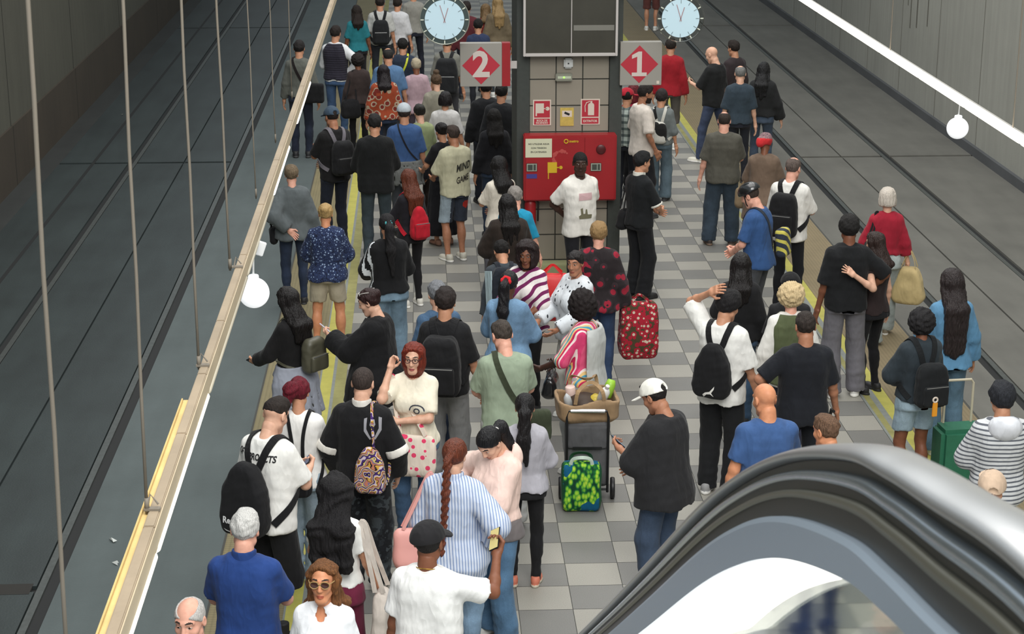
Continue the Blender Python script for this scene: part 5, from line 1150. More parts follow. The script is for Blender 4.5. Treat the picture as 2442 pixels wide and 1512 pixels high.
backpack(P['puma'], 'black drawstring backpack with a leaping cat mark on the white t-shirt', m_bk, (.33, .15, .46), 1.14, shape='sack', pocket=False, sw=.05, decals=[dict(verts=[(-1, -.3), (-.5, .1), (.2, .3), (.7, .9), (1.0, 1.3), (.95, .8), (.5, .1), (.9, -.5), (.3, -.1), (-.3, -.2), (-.9, -.8)], faces=[(0, 1, 9, 10), (1, 2, 8, 9), (2, 6, 7, 8), (2, 3, 5, 6), (3, 4, 5)], at=(.0, .97), size=.05, col=(228, 226, 220))])
A('baldblue', 'bald person in a blue t-shirt next to the escalator', (1825, 916), h=1.72, yaw=4, g=1.2, skin='orange', hair=None, hp=16, hy=18, arms=('down', 'low'), top=T_((62, 92, 140), sleeve=.75, off=.02, hem=.84, box_=.2), bot=K_((40, 44, 60), 'jeans'), shoes=DS)
A('boy', 'short brown haired person half hidden behind the escalator handrail', (1972, 990), h=1.66, yaw=14, skin='orange', hair=('short', (104, 78, 60), .3, 'hair', -.006), hp=10, hy=20, top=T_((60, 60, 62), name='vest', sleeve=0, off=.008), bot=K_(NAVY), shoes=DS, arms=('low', 'low'))
A('darktee', 'person in a dark navy t-shirt in front of the grey trousers', (1922, 746), h=1.72, yaw=2, g=1.16, skin='olive', hair=('short', (46, 38, 34), .3, 'hair', -.006), arms=('hip', 'loose'), top=T_((28, 30, 36), sleeve=.9, off=.026, box_=.205, hem=.82), bot=K_((26, 28, 34), 'jeans'), shoes=DS)
r_ = P['darktee']; cn = carried(r_, 'walking_stick', 'dark walking stick beside the navy t-shirt', 'stick', None, (.30, .04, 0)); MB().tube([(0, 0, 0), (-.02, 0, .5), (-.05, .02, .84)], .011, 8).build('shaft', m_black, cn); MB().tube([(-.05, .02, .84), (-.05, .0, .88), (-.045, -.06, .885)], .013, 8).build('grip', m_black, cn)
A('blondcurl', 'person with curly blond hair in a green vest over white sleeves', (1886, 676), h=1.69, yaw=4, sex='f', g=1.1, skin='pink', hair=('afro', (206, 182, 140), -.02, 'hair', -.012), arms=('down', 'loose'), top=L_((226, 224, 218), name='shirt', off=.024, hem=.84), bot=K_((60, 62, 80), 'jeans'), shoes=DS)
wear_top(P['blondcurl'], cloth((86, 94, 66)), 'vest', 0, .038, .86, store=False)
A('blackjkt', 'person with dark hair in a black jacket behind the raised hand', (1768, 606), h=1.64, yaw=-10, sex='f', skin='tan', hair=('long', (26, 22, 22), .2), arms=('front', 'down'), top=L_((28, 28, 30), name='jacket', off=.03), bot=J_((64, 86, 110)), shoes=DS)
A('darkcap', 'person in a dark cap hidden behind the curly blond hair', (1886, 653), h=1.58, yaw=-8, skin='tan', hair=('buzz', BK), top=T_((34, 34, 36), sleeve=.9), bot=K_(BLACK), shoes=DS, extra=[cap_hat((26, 26, 28), 0)])
A('helmet', 'person in a black cycle helmet and blue t-shirt looking left', (1790, 441), h=1.72, yaw=58, g=1.08, skin='pink', hair=('buzz', (60, 50, 44)), hp=26, lean=6, arms=('front', 'front'), top=T_((52, 84, 132), sleeve=.85, off=.026, box_=.19, hem=.84), bot=K_((70, 72, 76), 'jeans'), shoes=DS)
def helmet(p):
    def f(X):
        q = hl(p, X); d = np.maximum(ell(q, (0, -.012, .05), (.1, .132, .1)), .028 + .1*np.abs(q[:, 1]) - q[:, 2]); d = np.maximum(d, -ell(q, (0, -.012, .03), (.082, .108, .092)))
        for x in (-.045, 0, .045): d = smax(d, -ell(q, (x, -.02, .145), (.011, .085, .022)), .006)
        return d
    V, Q = nets(f, p.hc - .18, p.hc + .2, .0075); mesh('helmet', V, Q, plain('helmet_shell', (24, 26, 28), .22, coat=.6), p.root)
    for sd in (-1, 1): MB().tube([tuple(p.hc + p.Rh @ np.array(q)) for q in ((sd*.08, .02, .04), (sd*.07, .045, -.06), (0, .06, -.128))], .006, 6).build('chin_strap', m_black, p.root)
helmet(P['helmet'])
crossbody(P['helmet'], 'black and yellow sling bag on the person in cycle helmet', cloth((44, 50, 60)), sd=-1, w=.035, bag=(.2, .12, .3), bagat=(.16, -.22, 1.08), bagmat=cloth((52, 58, 70), 'diag', c2=(200, 190, 90)))
A('whitepack', 'person with shaved head in a white t-shirt and black trousers', (1893, 376), h=1.78, yaw=-28, skin='pink', hair=('ring', (96, 84, 78)), hp=14, hy=-8, arms=('front', 'phone'), hands=('relax', 'grip'), top=T_((228, 226, 220), sleeve=.95, off=.03, box_=.195, hem=.85), bot=K_((26, 27, 32), 'slim'), shoes=DS)
backpack(P['whitepack'], 'black backpack on the person with shaved head', m_bk, (.31, .17, .48), 1.16, sw=.055)
phone(P['whitepack'], 1, 'dark phone held by the person with shaved head', (26, 26, 28), (50, 56, 66), glow=.05)
A('greytee', 'balding person in a brown grey t-shirt and jeans', (1728, 267), h=1.70, yaw=-10, g=1.2, skin='pink', hair=('ring', (54, 46, 42)), hp=10, legs='wide', arms=('down', 'front'), top=T_((84, 82, 74), sleeve=.95, off=.03, box_=.215, hem=.84), bot=J_((54, 66, 78), 'wide'), shoes=('sneaker', (60, 50, 46), (120, 100, 84)))
A('scarf', 'person with a pink and red headscarf in a brown coat', (1826, 320), h=1.62, yaw=-18, sex='f', skin='brown', hair=None, hp=14, arms=('front', 'front'), top=L_((112, 94, 80), name='coat', off=.04, hem=.62, flare=.1), bot=K_(DK), shoes=DS)
def headscarf(p):
    f = lambda X: (lambda q: smin(smax(smax(ell(q, (0, -.02, .045), (.096, .115, .1)), -ell(q, (0, .12, -.05), (.07, .08, .11)), .01), -.02 - q[:, 2], .01), ell(q, (-.05, -.11, .01), (.06, .06, .07)), .02))(hl(p, X)) + .006*wob(X, 70, 3)
    V, Q = nets(f, p.hc - .2, p.hc + .2, .009); c = hl(p, V[Q].mean(1)); mesh('headscarf', V, Q, [cloth((150, 118, 120), 'floral', c2=(96, 78, 84)), cloth((206, 50, 54))], p.root, ((c[:, 1] < -.03) & (c[:, 2] < .06)).astype(np.int32))
headscarf(P['scarf'])
handbag(P['scarf'], 'tan handbag beside the brown coat', (-.22, .04, 1.02), (.28, .12, .26), cloth((126, 108, 84)), handle=.1, kind='handbag')
A('bald32', 'bald person in a black t-shirt and jeans striding to the left', (1698, 112), h=1.78, yaw=48, g=1.05, skin='light', hair=None, hp=24, arms=('phone', 'down'), hands=('grip', 'relax'), legs=((-.10, .16, 4), (.12, -.34, 10)), top=T_((30, 31, 32), sleeve=1.0, off=.03, box_=.195, hem=.86), bot=J_((62, 72, 96)), shoes=('sneaker', (214, 210, 196)))
phone(P['bald32'], -1, 'black phone in the hand of the bald striding person', (20, 20, 22), (40, 44, 50), glow=.05)
A('behind33', 'dark haired person in dark red and black behind the bald person', (1750, 97), h=1.74, yaw=30, skin='tan', hair=('short', DK), top=L_((52, 44, 46), name='jacket'), bot=K_(BLACK), shoes=DS)
A('navyshirt', 'grey haired person in a dark blue shirt beyond the balding person', (1766, 157), h=1.70, yaw=-6, skin='light', hair=('ring', (120, 120, 118)), top=T_((52, 64, 74), sleeve=1.0, off=.03), bot=K_((34, 36, 44)), shoes=DS)
A('blkjkt35', 'person with long black hair in a black bomber jacket', (1822, 150), h=1.68, yaw=-20, sex='f', skin='light', hair=('long', (26, 26, 28), .25), top=L_((34, 35, 36), name='jacket', off=.045, hem=.94, loose=.02), bot=J_((64, 76, 92)), shoes=DS, arms=('down', 'loose'))
A('redsweat', 'person in a red sweater with arms hanging', (1600, 92), h=1.74, yaw=-8, skin='tan', hair=('short', (40, 34, 30)), top=L_((156, 32, 42), name='sweater', off=.026, hem=.86), bot=K_((88, 84, 78), 'jeans', length=.4), shoes=SN, arms=('down', 'down'))
A('beard37', 'bearded person in a white t-shirt beside the right column edge', (1540, 202), h=1.80, yaw=-72, skin='olive', hair=('short', (34, 28, 26)), beard=(40, 30, 26), hp=12, arms=('pocket', 'pocket'), top=T_((216, 206, 196), sleeve=.95, off=.03, box_=.19, hem=.82), bot=K_((28, 28, 32), 'baggy'), shoes=DS)
A('greybag38', 'person in a grey shirt and faded jeans below the red sweater', (1578, 214), h=1.54, yaw=-15, skin='tan', hair=('short', (40, 34, 34), .3, 'hair', .006), top=T_((110, 116, 116), sleeve=1.2, off=.026), bot=J_((88, 104, 114), 'wide'), shoes=DS, arms=('pocket', 'down'))
backpack(P['greybag38'], 'black and white backpack on the person in grey shirt', cloth((30, 30, 30), 'blotch', c2=(196, 194, 186), c3=(30, 30, 30), sc=1.6), (.26, .13, .34), 1.12, pocket=False)
A('plaid39', 'person in a green and white plaid shirt half hidden by the column', (1496, 212), h=1.60, yaw=-20, skin='tan', hair=('buzz', BK), top=T_((176, 186, 180), 'plaid', c2=(46, 66, 64), c3=(40, 46, 54), sleeve=1.9, name='shirt', off=.03), bot=K_((36, 38, 46), 'jeans'), shoes=DS, extra=[cap_hat((170, 34, 50), -40)])
A('redcap39', 'person in a dark red hooded top next to the plaid shirt', (1512, 205), h=1.5, yaw=-30, sex='f', skin='tan', hair=('bob', (96, 26, 34)), top=L_((150, 36, 58), name='hooded_top', off=.03), bot=K_(BLACK), shoes=DS)
A('guard', 'person in a black polo with white trim standing right of the column', (1532, 362), h=1.70, yaw=-58, skin='tan', hair=('short', (24, 24, 26)), hp=6, arms=('front', 'front'), top=T_((24, 26, 28), name='polo_shirt', sleeve=.95, off=.022, hem=.88, collar=cloth((216, 214, 204)), cuff=((1, .93, .025, cloth((216, 214, 204))), (-1, .93, .025, cloth((216, 214, 204))))), bot=K_((24, 25, 28), 'wide'), shoes=BO)
handbag(P['guard'], 'black shoulder bag on the hip of the person in black polo', (-.20, -.05, 1.04), (.12, .24, .24), m_bk, shoulder=(-.15, -.02, 1.46), kind='shoulder_bag')
A('whitetee', 'person in a white printed t-shirt standing against the red cabinet', (1384, 364), loc=None, h=1.80, yaw=-158, hy=-22, skin='deep', hair=('buzz', BK), hp=2, arms=('back', 'back'), beard=None, top=T_((226, 222, 214), sleeve=.85, off=.024, hem=.84, box_=.18, decals=[dict(verts=[(-1, -.5), (1, -.5), (1, .5), (-1, .5)], faces=[(0, 1, 2, 3)], at=(0, 1.28), size=.075, side=1, col=(206, 170, 172)), dict(verts=[(-.8, -1), (.9, -1), (1, -.5), (.3, -.4), (.2, .3), (0, .3), (-.05, -.3), (-.3, -.3), (-.4, .5), (-.7, .4), (-.6, -.4), (-.9, -.6)], faces=[(0, 1, 2, 3, 6, 7, 10, 11), (3, 4, 5, 6), (7, 8, 9, 10)], at=(.0, 1.12), size=.08, side=1, col=(112, 108, 84))]), bot=K_((26, 26, 30), 'jeans'), shoes=DS)
A('hugged', 'person in a black t-shirt and grey trousers with an arm round the back', (2026, 516), h=1.80, yaw=-2, skin='brown', hair=('short', (28, 26, 25), .3, 'hair', .012), hp=10, legs='left', arms=('down', 'hip'), top=T_((27, 28, 30), sleeve=1.0, off=.03, box_=.20, hem=.87), bot=K_((112, 110, 116), 'wide'), shoes=('sneaker', (216, 214, 210)))
q = P['hugged'].loc
def from_world(w, loc, yaw, h): return tuple((rot('Z', -math.radians(yaw)) @ (np.array(w) - np.array(loc)))/(h/1.75))
hl_ = (q[0] + .30, q[1] + .12, 0); ht = from_world((q[0] + .02, q[1] - .205, 1.27), hl_, 35, 1.60); hh_ = rot('Z', -math.radians(35)) @ np.array((.5, -.8, -.9))
A('hugger', 'person mostly hidden behind the grey trousers, pale arm on the black t-shirt', None, loc=hl_, h=1.60, yaw=35, sex='f', skin='light', hair=('long', (48, 34, 30), .12), arms=(((-ht[0], ht[1], ht[2]), (-hh_[0], hh_[1], hh_[2]), (.5, 1, 0)), 'down'), hands=('open', 'relax'), top=T_((46, 36, 36), name='top', sleeve=.4, off=.014), bot=K_((24, 24, 27), 'leggings'), shoes=('sneaker', (30, 30, 32), (30, 30, 30)))
A('redwoman', 'person with pale blond hair in a red sweater walking away', (2118, 449), h=1.64, yaw=-8, sex='f', skin='light', hair=('bob', (206, 196, 184), .02), hp=4, legs='stride2', arms=('loose', 'loose'), top=T_((158, 34, 52), name='sweater', sleeve=1.55, off=.02, hem=1.0, loose=.02), bot=J_((150, 158, 156), 'wide'), shoes=('sneaker', (126, 116, 98), (210, 206, 198)))
handbag(P['redwoman'], 'beige tote bag carried by the person in red sweater', (.29, .02, .84), (.16, .36, .40), cloth((186, 166, 120)), handle=.16, yawb=1.2)
handbag(P['redwoman'], 'dark shoulder bag hanging at the side of the red sweater', (-.19, -.08, 1.16), (.09, .26, .3), m_bk, shoulder=(-.11, -.03, 1.46), kind='shoulder_bag')
A('bluelong', 'person with very long dark hair in a light blue sweater', (2272, 648), h=1.68, yaw=6, sex='f', g=1.02, skin='tan', hair=('long', (44, 36, 36), .48, 'hair', .016), arms=('front', 'loose'), top=L_((92, 138, 172), name='sweater', off=.034, hem=.86, loose=.024), bot=J_((86, 112, 130), 'wide'), shoes=SN)
A('shorts46', 'person with bushy black hair, dark jacket and denim shorts', (2196, 738), h=1.62, yaw=14, sex='f', g=1.05, skin='brown', hair=('afro', (28, 26, 28), .02, 'hair', -.015), arms=('front', 'front'), hp=8, top=L_((46, 54, 60), name='jacket', off=.034, hem=.93, loose=.02), bot=J_((146, 166, 178), 'shorts', length=.62), shoes=SN)
backpack(P['shorts46'], 'black backpack with an orange tag on the dark jacket', cloth((26, 28, 30)), (.30, .16, .40), 1.12, sw=.05)
q = P['shorts46']; kr = carried(q, 'key_tag', 'orange and white tag hanging from the black backpack', 'tag', None, q.T((-.02, -.36, 1.0))); MB().box((-.022, -.008, -.12), (.022, .008, 0)).build('tag_strip', plain('orange_tag', (224, 150, 40), .5), kr, .004); MB().tube([(.02*math.cos(a), 0, .022 + .02*math.sin(a)) for a in np.linspace(0, 2*PI, 13)[:-1]], .008, 6, 0, True).build('tag_ring', m_swhite, kr)
A('striped', 'person in a grey striped hooded top at the right edge', (2392, 915), h=1.66, yaw=0, g=1.1, skin='tan', hair=('short', (34, 36, 42), .3, 'hair', .012), top=L_((206, 208, 210), kind='hstripe', c2=(96, 100, 108), name='hooded_top', off=.034, hem=.82, loose=.02, hood=cloth((216, 218, 224)), sc=.9), bot=K_(NAVY), shoes=SN, arms=('front', 'front'))
A('beigecap', 'person in a beige cap low at the right edge behind the handrail', (2368, 1126), h=1.60, yaw=172, skin='tan', hair=('short', (70, 52, 40)), hp=8, top=T_((90, 84, 80)), bot=K_(BLACK), shoes=DS, extra=[cap_hat((206, 180, 156), 175)])
# ---- middle
A('denimjkt', 'person with a red hair tie and black ponytail in a denim shirt', (1214, 648), h=1.64, yaw=-20, sex='f', g=1.12, skin='dark', hair=('pony', (22, 20, 24), .26), arms=('low', 'front'), hp=12, top=L_((110, 142, 172), kind='denim', name='denim_shirt', off=.03, hem=.78, loose=.02), bot=J_((60, 80, 110)), shoes=DS, extra=[scrunchie((206, 36, 44), r=.032, t=.018)])
A('purple', 'person with dark bobbed hair in a white and purple patterned top', (1256, 580), h=1.64, yaw=150, sex='f', g=1.1, skin='brown', hair=('bob', (36, 24, 24), .09, 'hair', .022), hp=10, hy=16, arms=('front', 'front'), top=T_((226, 218, 214), 'diag', c2=(112, 36, 84), name='blouse', sleeve=1.1, off=.03, hem=.84), bot=K_(BLACK), shoes=DS)
A('printwhite', 'person with hair tied back in a white long sleeved printed top', (1372, 600), h=1.62, yaw=118, sex='f', g=1.2, skin='olive', hair=('bun', (30, 24, 24)), hp=6, hy=34, arms=('low', 'low'), top=L_((214, 218, 222), kind='specks', c2=(40, 42, 50), name='sweatshirt', off=.036, hem=.82), bot=K_((190, 188, 180), 'wide'), shoes=SN)
A('redpattern', 'person with short blond hair in a red and black patterned jacket', (1428, 531), h=1.66, yaw=-8, sex='f', g=1.18, skin='pink', hair=('short', (150, 120, 80), .3, 'hair', .006), arms=('front', 'down'), top=L_((56, 44, 48), kind='blotch', c2=(40, 34, 36), c3=(150, 36, 54), name='jacket', off=.034, hem=.84, loose=.02, sc=.9), bot=J_((52, 70, 100)), shoes=('sneaker', (170, 150, 156)))
handbag(P['redpattern'], 'big red patterned shopping bag on the pale tiles', (.42, .06, .90), (.38, .26, .56), cloth((158, 28, 46), 'dots', c2=(196, 180, 160), c3=(70, 60, 40), sc=.75), handle=.07, kind='shopping_bag', yawb=.25, wobble=.006)
def at_local(p, px, py, z):
    w = np.array(Gz(px, py, z*p.s)) - np.array(p.loc); return tuple((rot('Z', -p.yaw) @ w)/p.s)
handbag(P['purple'], 'bright red padded bag between the purple top and the white printed top', at_local(P['purple'], 1318, 652, 1.22), (.34, .24, .46), plain('red_padded', (206, 26, 30), .45), handle=.08, kind='bag', yawb=.5, wobble=.014)
A('fur', 'person with long black hair in a dark fluffy jacket', (1210, 466), h=1.64, yaw=10, sex='f', g=1.12, skin='tan', hair=('long', (22, 19, 19), .24), arms=('front', 'front'), top=L_((44, 36, 31), name='fluffy_jacket', off=.05, hem=.9, loose=.024, wr=.012), bot=K_(BLACK, 'jeans'), shoes=DS)
q = A('bigpack', 'person bent forward under the black backpack with helmet', (1196, 575), h=1.44, yaw=8, lean=14, hp=30, skin='tan', hair=('short', BK), top=L_((60, 66, 72), name='jacket', off=.03), bot=K_((38, 42, 52), 'jeans'), shoes=DS)
backpack(q, 'large black and pale backpack carrying a helmet', cloth((34, 38, 46)), (.42, .2, .52), 1.18, pocket=False, sw=.05)
hroot = carried(q, 'motorcycle_helmet', 'glossy black helmet strapped on the large backpack', 'helmet', None, q.T((.02, -.40, 1.22)))
V_, Q_ = nets(lambda X: smax(ell(X, (0, 0, 0), (.125, .135, .17)), -ell(X, (0, -.1, -.2), (.1, .1, .1)), .02), (-.2,)*3, (.2,)*3, .012); mesh('helmet_shell', V_, Q_, plain('helmet_gloss', (18, 19, 22), .12, coat=1.0), hroot)
V_, Q_ = nets(lambda X: np.maximum(ell(X, (0, 0, 0), (.129, .139, .174)), rbox(X, (0, -.12, .02), (.1, .06, .035), .02)), (-.2,)*3, (.2,)*3, .012); mesh('visor', V_, Q_, plain('visor_dark', (52, 56, 62), .08, coat=1.0), hroot)
wp = MB().ribbon([tuple(q.T((-.215, -.24, z_))) for z_ in np.linspace(.98, 1.40, 8)], [tuple(q.R @ np.array((-1, -.3, 0)))]*8, .13, .012).build('pale_side_panel', cloth((176, 196, 202))); bp_ = [o for o in COL.objects if o.get('label') == 'large black and pale backpack carrying a helmet'][0]; shift(wp, bp_)
A('turq', 'grey haired person in a turquoise t-shirt behind the dark fluffy jacket', (1228, 446), h=1.55, yaw=-12, skin='pink', hair=('short', (140, 134, 128)), hp=18, hy=20, top=T_((34, 140, 176), sleeve=.95, off=.026, hem=.86), bot=K_((80, 70, 60)), shoes=DS, arms=('front', 'loose'))
A('white54', 'person with long black hair in an off white t-shirt left of the cabinet', (1190, 376), h=1.58, yaw=22, sex='f', skin='tan', hair=('long', (24, 22, 22), .16, 'hair', .01), arms=('phone', 'front'), hands=('grip', 'relax'), hp=10, top=T_((212, 204, 190), sleeve=.9, off=.026, hem=.86), bot=K_((90, 90, 96), 'wide'), shoes=DS)
phone(P['white54'], -1, 'pink phone held by the person in off white t-shirt', (206, 110, 170), (190, 180, 220))
A('tracksuit', 'person with black ponytail in a black track jacket with white stripes', (922, 511), h=1.66, yaw=12, sex='f', g=1.12, skin='tan', hair=('pony', (24, 22, 24), .34), hp=8, arms=('low', 'front'), top=dict(mat=None, mats=[cloth((22, 22, 24)), cloth((216, 220, 224))], name='track_jacket', sleeve=1.93, off=.03, hem=.93, loose=.02, paint=lambda p, C, Ct: (((Ct[:, 0] < -.15) & (np.abs(((C - p.sh[-1]) @ np.array((0, 1, 0))) + .02) < .014) & (Ct[:, 2] > .9))).astype(np.int32) | ((Ct[:, 0] < -.15) & (np.abs(((C - p.sh[-1]) @ np.array((0, 1, 0))) - .03) < .012)).astype(np.int32)), bot=J_((104, 126, 142), 'wide'), shoes=SN, extra=[scrunchie((80, 170, 174), r=.026)])
A('auburn', 'person with auburn hair in black with a red backpack', (974, 406), h=1.56, yaw=28, sex='f', skin='light', hair=('long', (92, 46, 30), .30), hp=14, arms=('low', 'front'), top=L_((30, 28, 34), name='top', off=.016, hem=.96), bot=K_((26, 25, 28), 'leggings'), shoes=('sneaker', (214, 210, 200)))
backpack(P['auburn'], 'red backpack on the auburn haired person in black', cloth((176, 26, 42)), (.26, .14, .42), 1.12, shape='sack', sw=.05)
A('cream', 'person in a cream t-shirt with dark lettering and two tone shorts', (1080, 299), h=1.68, yaw=24, skin='olive', hair=('short', (62, 50, 44), .3, 'hair', -.006), hp=12, arms=('low', 'low'), top=T_((188, 184, 156), sleeve=.98, off=.034, box_=.2, hem=.86, decals=[dict(text='MIND', at=(.06, 1.24), size=.13, sx=.62, shear=.3, rotz=.25, col=(46, 44, 38)), dict(text='GAME', at=(.05, 1.08), size=.11, sx=.62, shear=.3, rotz=.25, col=(56, 50, 44))]),
  bot=dict(mat=None, mats=[cloth((52, 58, 70), 'denim'), cloth((146, 160, 170), 'denim'), cloth((170, 44, 36))], kind='shorts', length=.50, paint=lambda p, C, Ct: np.where((Ct[:, 0] > .05) & (Ct[:, 1] < 0) & (np.hypot(Ct[:, 0] - .13, Ct[:, 2] - .74) < .05), 2, np.where(Ct[:, 0] < -.08, 1, 0)).astype(np.int32)), shoes=('sneaker', (196, 192, 178)))
A('blackdress', 'dark haired person in a long black dress beside the cream t-shirt', (1052, 293), h=1.56, yaw=26, sex='f', skin='tan', hair=('bun', (26, 22, 22)), arms=('low', 'loose'), top=T_((26, 26, 30), name='dress', sleeve=.8, off=.014, hem=.94), bot=K_((24, 24, 28), 'skirt', length=.16), shoes=('sneaker', (150, 110, 90), (90, 70, 60)))
A('bluewhite', 'person in a white cap and blue shirt with a grey top tied at the waist', (963, 248), h=1.72, yaw=6, g=1.1, skin='tan', hair=('short', (60, 50, 46)), top=T_((58, 86, 130), sleeve=1.0, off=.028, box_=.2, hem=.88), bot=K_((70, 74, 80), 'jeans'), shoes=DS, extra=[cap_hat((176, 184, 190), 0, kind='beret')])
waist_wrap(P['bluewhite'], (104, 106, 104), .66)
crossbody(P['bluewhite'], 'dark crossbody bag on the blue shirt', cloth((30, 30, 36)), sd=-1, w=.02, bag=(.1, .2, .2))
A('blacktee', 'person in a black t-shirt and slate trousers seen from behind', (893, 272), h=1.84, yaw=2, skin='tan', hair=('short', (28, 26, 26), .3, 'hair', -.005), top=T_((22, 23, 24), sleeve=1.1, off=.034, box_=.21, hem=.84), bot=J_((58, 68, 74), 'jeans'), shoes=('sneaker', (22, 22, 24), (26, 26, 26)), arms=('front', 'front'), legs='stand')
A('bluecap', 'person in a blue cap and black t-shirt looking at a phone', (790, 256), h=1.80, yaw=30, skin='olive', hair=('buzz', DK), hp=14, arms=('phone', 'front'), hands=('grip', 'relax'), top=T_((26, 25, 26), sleeve=.9, off=.026, box_=.19, hem=.86), bot=K_((32, 36, 48), 'jeans'), shoes=DS, extra=[cap_hat((58, 74, 90), 0)])
backpack(P['bluecap'], 'black backpack with grey straps on the person in blue cap', m_bk, (.29, .15, .42), 1.16, strapmat=cloth((110, 106, 112)), sw=.045)
phone(P['bluecap'], -1, 'phone in the hand of the person in blue cap', (40, 44, 60), (110, 130, 170))
A('greyjkt', 'person with short fair hair in a grey jacket, hand behind the back', (694, 394), h=1.60, yaw=8, sex='f', g=1.12, skin='pink', hair=('short', (112, 96, 76)), arms=('back', 'down'), top=L_((90, 96, 98), name='jacket', off=.04, hem=.84, loose=.022), bot=J_((44, 54, 74), 'slim'), shoes=DS)
handbag(P['greyjkt'], 'small black handbag beside the grey jacket', (-.24, .06, .98), (.1, .22, .2), m_bk, shoulder=(-.2, -.0, 1.3), kind='handbag')
A('flower', 'person with short blond hair in a blue flowered shirt and beige shorts', (776, 486), h=1.56, yaw=-2, sex='f', g=1.18, skin='orange', hair=('bun', (178, 146, 96)), arms=('front', 'front'), hp=8, legs='wide', top=L_((52, 66, 104), kind='floral', c2=(26, 32, 54), c3=(150, 170, 200), name='shirt', off=.034, hem=.86, loose=.03, sleeve=1.3), bot=K_((176, 166, 146), 'shorts', length=.58), shoes=('sneaker', (60, 56, 60), (212, 206, 196)))
# ---- far end
A('satchel', 'person in a grey shirt with a dark satchel behind the hanging rods', (713, 97), h=1.80, yaw=-4, skin='tan', hair=('short', (34, 30, 30)), top=L_((96, 98, 92), name='shirt', off=.022, hem=.92, sleeve=1.9), bot=J_((34, 40, 54)), shoes=DS)
crossbody(P['satchel'], 'dark satchel with pale edging behind the light tray', cloth((32, 26, 26)), sd=-1, w=.04, bag=(.34, .12, .3), bagat=(.20, -.12, .98), bagmat=m_bk)
A('vest66', 'person in a dark striped vest over white sleeves and blue jeans', (800, 62), h=1.82, yaw=-14, skin='tan', hair=('short', DK), arms=('front', 'hip'), top=L_((224, 226, 228), name='shirt', off=.024, loose=.02), bot=J_((66, 90, 124)), shoes=DS)
wear_top(P['vest66'], cloth((40, 38, 48), 'hstripe', c2=(56, 54, 66)), 'vest', 0, .036, .92, store=False)
A('ltblue', 'balding person in a light blue shirt', (925, 115), h=1.74, yaw=6, g=1.12, skin='tan', hair=('ring', (44, 42, 40)), top=T_((84, 116, 152), name='shirt', sleeve=1.0, off=.03, box_=.2), bot=K_((50, 52, 60)), shoes=DS)
A('orangescarf', 'person with long dark hair and an orange red shawl', (914, 156), h=1.62, yaw=8, sex='f', g=1.1, skin='tan', hair=('long', (28, 22, 26), .12), top=L_((170, 154, 132), name='shawl', off=.04, kind='blotch', c2=(150, 66, 40), c3=(120, 44, 36), sc=.9), bot=J_((34, 44, 62)), shoes=DS)
A('pinkshirt', 'person with short grey blond hair in a pale pink t-shirt', (992, 140), h=1.56, yaw=6, sex='f', g=1.1, skin='brown', hair=('short', (176, 164, 140)), top=T_((176, 150, 158), sleeve=.85, off=.03, hem=.84), bot=K_((80, 70, 80)), shoes=DS)
A('topbun', 'person with a top knot in a grey beige top', (1040, 176), h=1.62, yaw=10, sex='f', g=1.08, skin='light', hair=('topbun', (84, 66, 50)), top=L_((140, 136, 122), name='top', off=.03), bot=K_((60, 60, 62)), shoes=DS)
A('lime', 'person with a hair clip in a pale green top', (1000, 249), h=1.60, yaw=18, sex='f', skin='light', hair=('bun', (40, 38, 34)), hp=14, top=T_((142, 152, 112), sleeve=.9, off=.028), bot=K_(DK), shoes=DS, arms=('phone', 'front'))
A('whitebob', 'person with a dark bob in a white t-shirt behind the lamp wire', (1062, 220), h=1.60, yaw=-8, sex='f', g=1.12, skin='tan', hair=('bob', (26, 22, 24), .02), top=T_((196, 194, 192), sleeve=.95, off=.036, hem=.84), bot=K_((50, 50, 56)), shoes=DS)
A('teal', 'person in a teal top at the far left of the platform', (850, 14), h=1.66, yaw=10, sex='f', skin='brown', hair=('long', DK, .15), top=T_((40, 118, 128), sleeve=.9, off=.026), bot=K_((34, 32, 36)), shoes=DS)
A('farpack', 'person in a white t-shirt with a black backpack at the far end', (906, -8), h=1.78, yaw=2, skin='tan', hair=('short', DK), top=T_((190, 190, 186), sleeve=.95, off=.03), bot=K_((50, 54, 62)), shoes=DS)
backpack(P['farpack'], 'black backpack on the far person in white t-shirt', m_bk2, (.30, .16, .44), 1.14, sw=.05)
A('farwhite', 'person in a white shirt beside the far black backpack', (948, -6), h=1.70, yaw=-10, skin='tan', hair=('short', DK), top=T_((206, 206, 208), name='shirt', sleeve=1.1, off=.03), bot=J_((84, 90, 96)), shoes=DS)
A('fardark', 'person with dark trousers left of the left clock', (985, -30), h=1.76, yaw=5, skin='tan', hair=('short', DK), top=T_((150, 148, 140), sleeve=1.9), bot=K_((34, 36, 46), 'slim'), shoes=DS, legs='wide')
A('brownbag', 'person in brown and black with a round black bag', (852, 128), h=1.58, yaw=14, sex='f', skin='brown', hair=('afro', (30, 24, 22), 0, 'hair', -.02), top=L_((58, 48, 46), name='jacket', off=.026), bot=K_((24, 24, 26), 'leggings'), shoes=DS)
handbag(P['brownbag'], 'round black bag hanging over the yellow line', (-.16, -.1, 1.0), (.3, .16, .3), m_bk, shoulder=(-.1, -.05, 1.44), kind='shoulder_bag')
A('yellowstrap', 'person in navy with a bright yellow strap', (960, 92), h=1.68, yaw=0, skin='tan', hair=('short', BK), top=L_((40, 50, 66), name='jacket', off=.034), bot=K_(NAVY), shoes=DS)
crossbody(P['yellowstrap'], 'small bag on a bright yellow strap', plain('yellow_strap', (190, 196, 40), .6), sd=1, w=.03, bag=(.18, .1, .16), bagmat=m_bk)
A('clockpack', 'person in black below the left clock', (1066, 84), h=1.76, yaw=-4, skin='tan', hair=('short', DK), top=T_((120, 120, 112), sleeve=1.0), bot=K_((66, 66, 70), 'jeans'), shoes=DS)
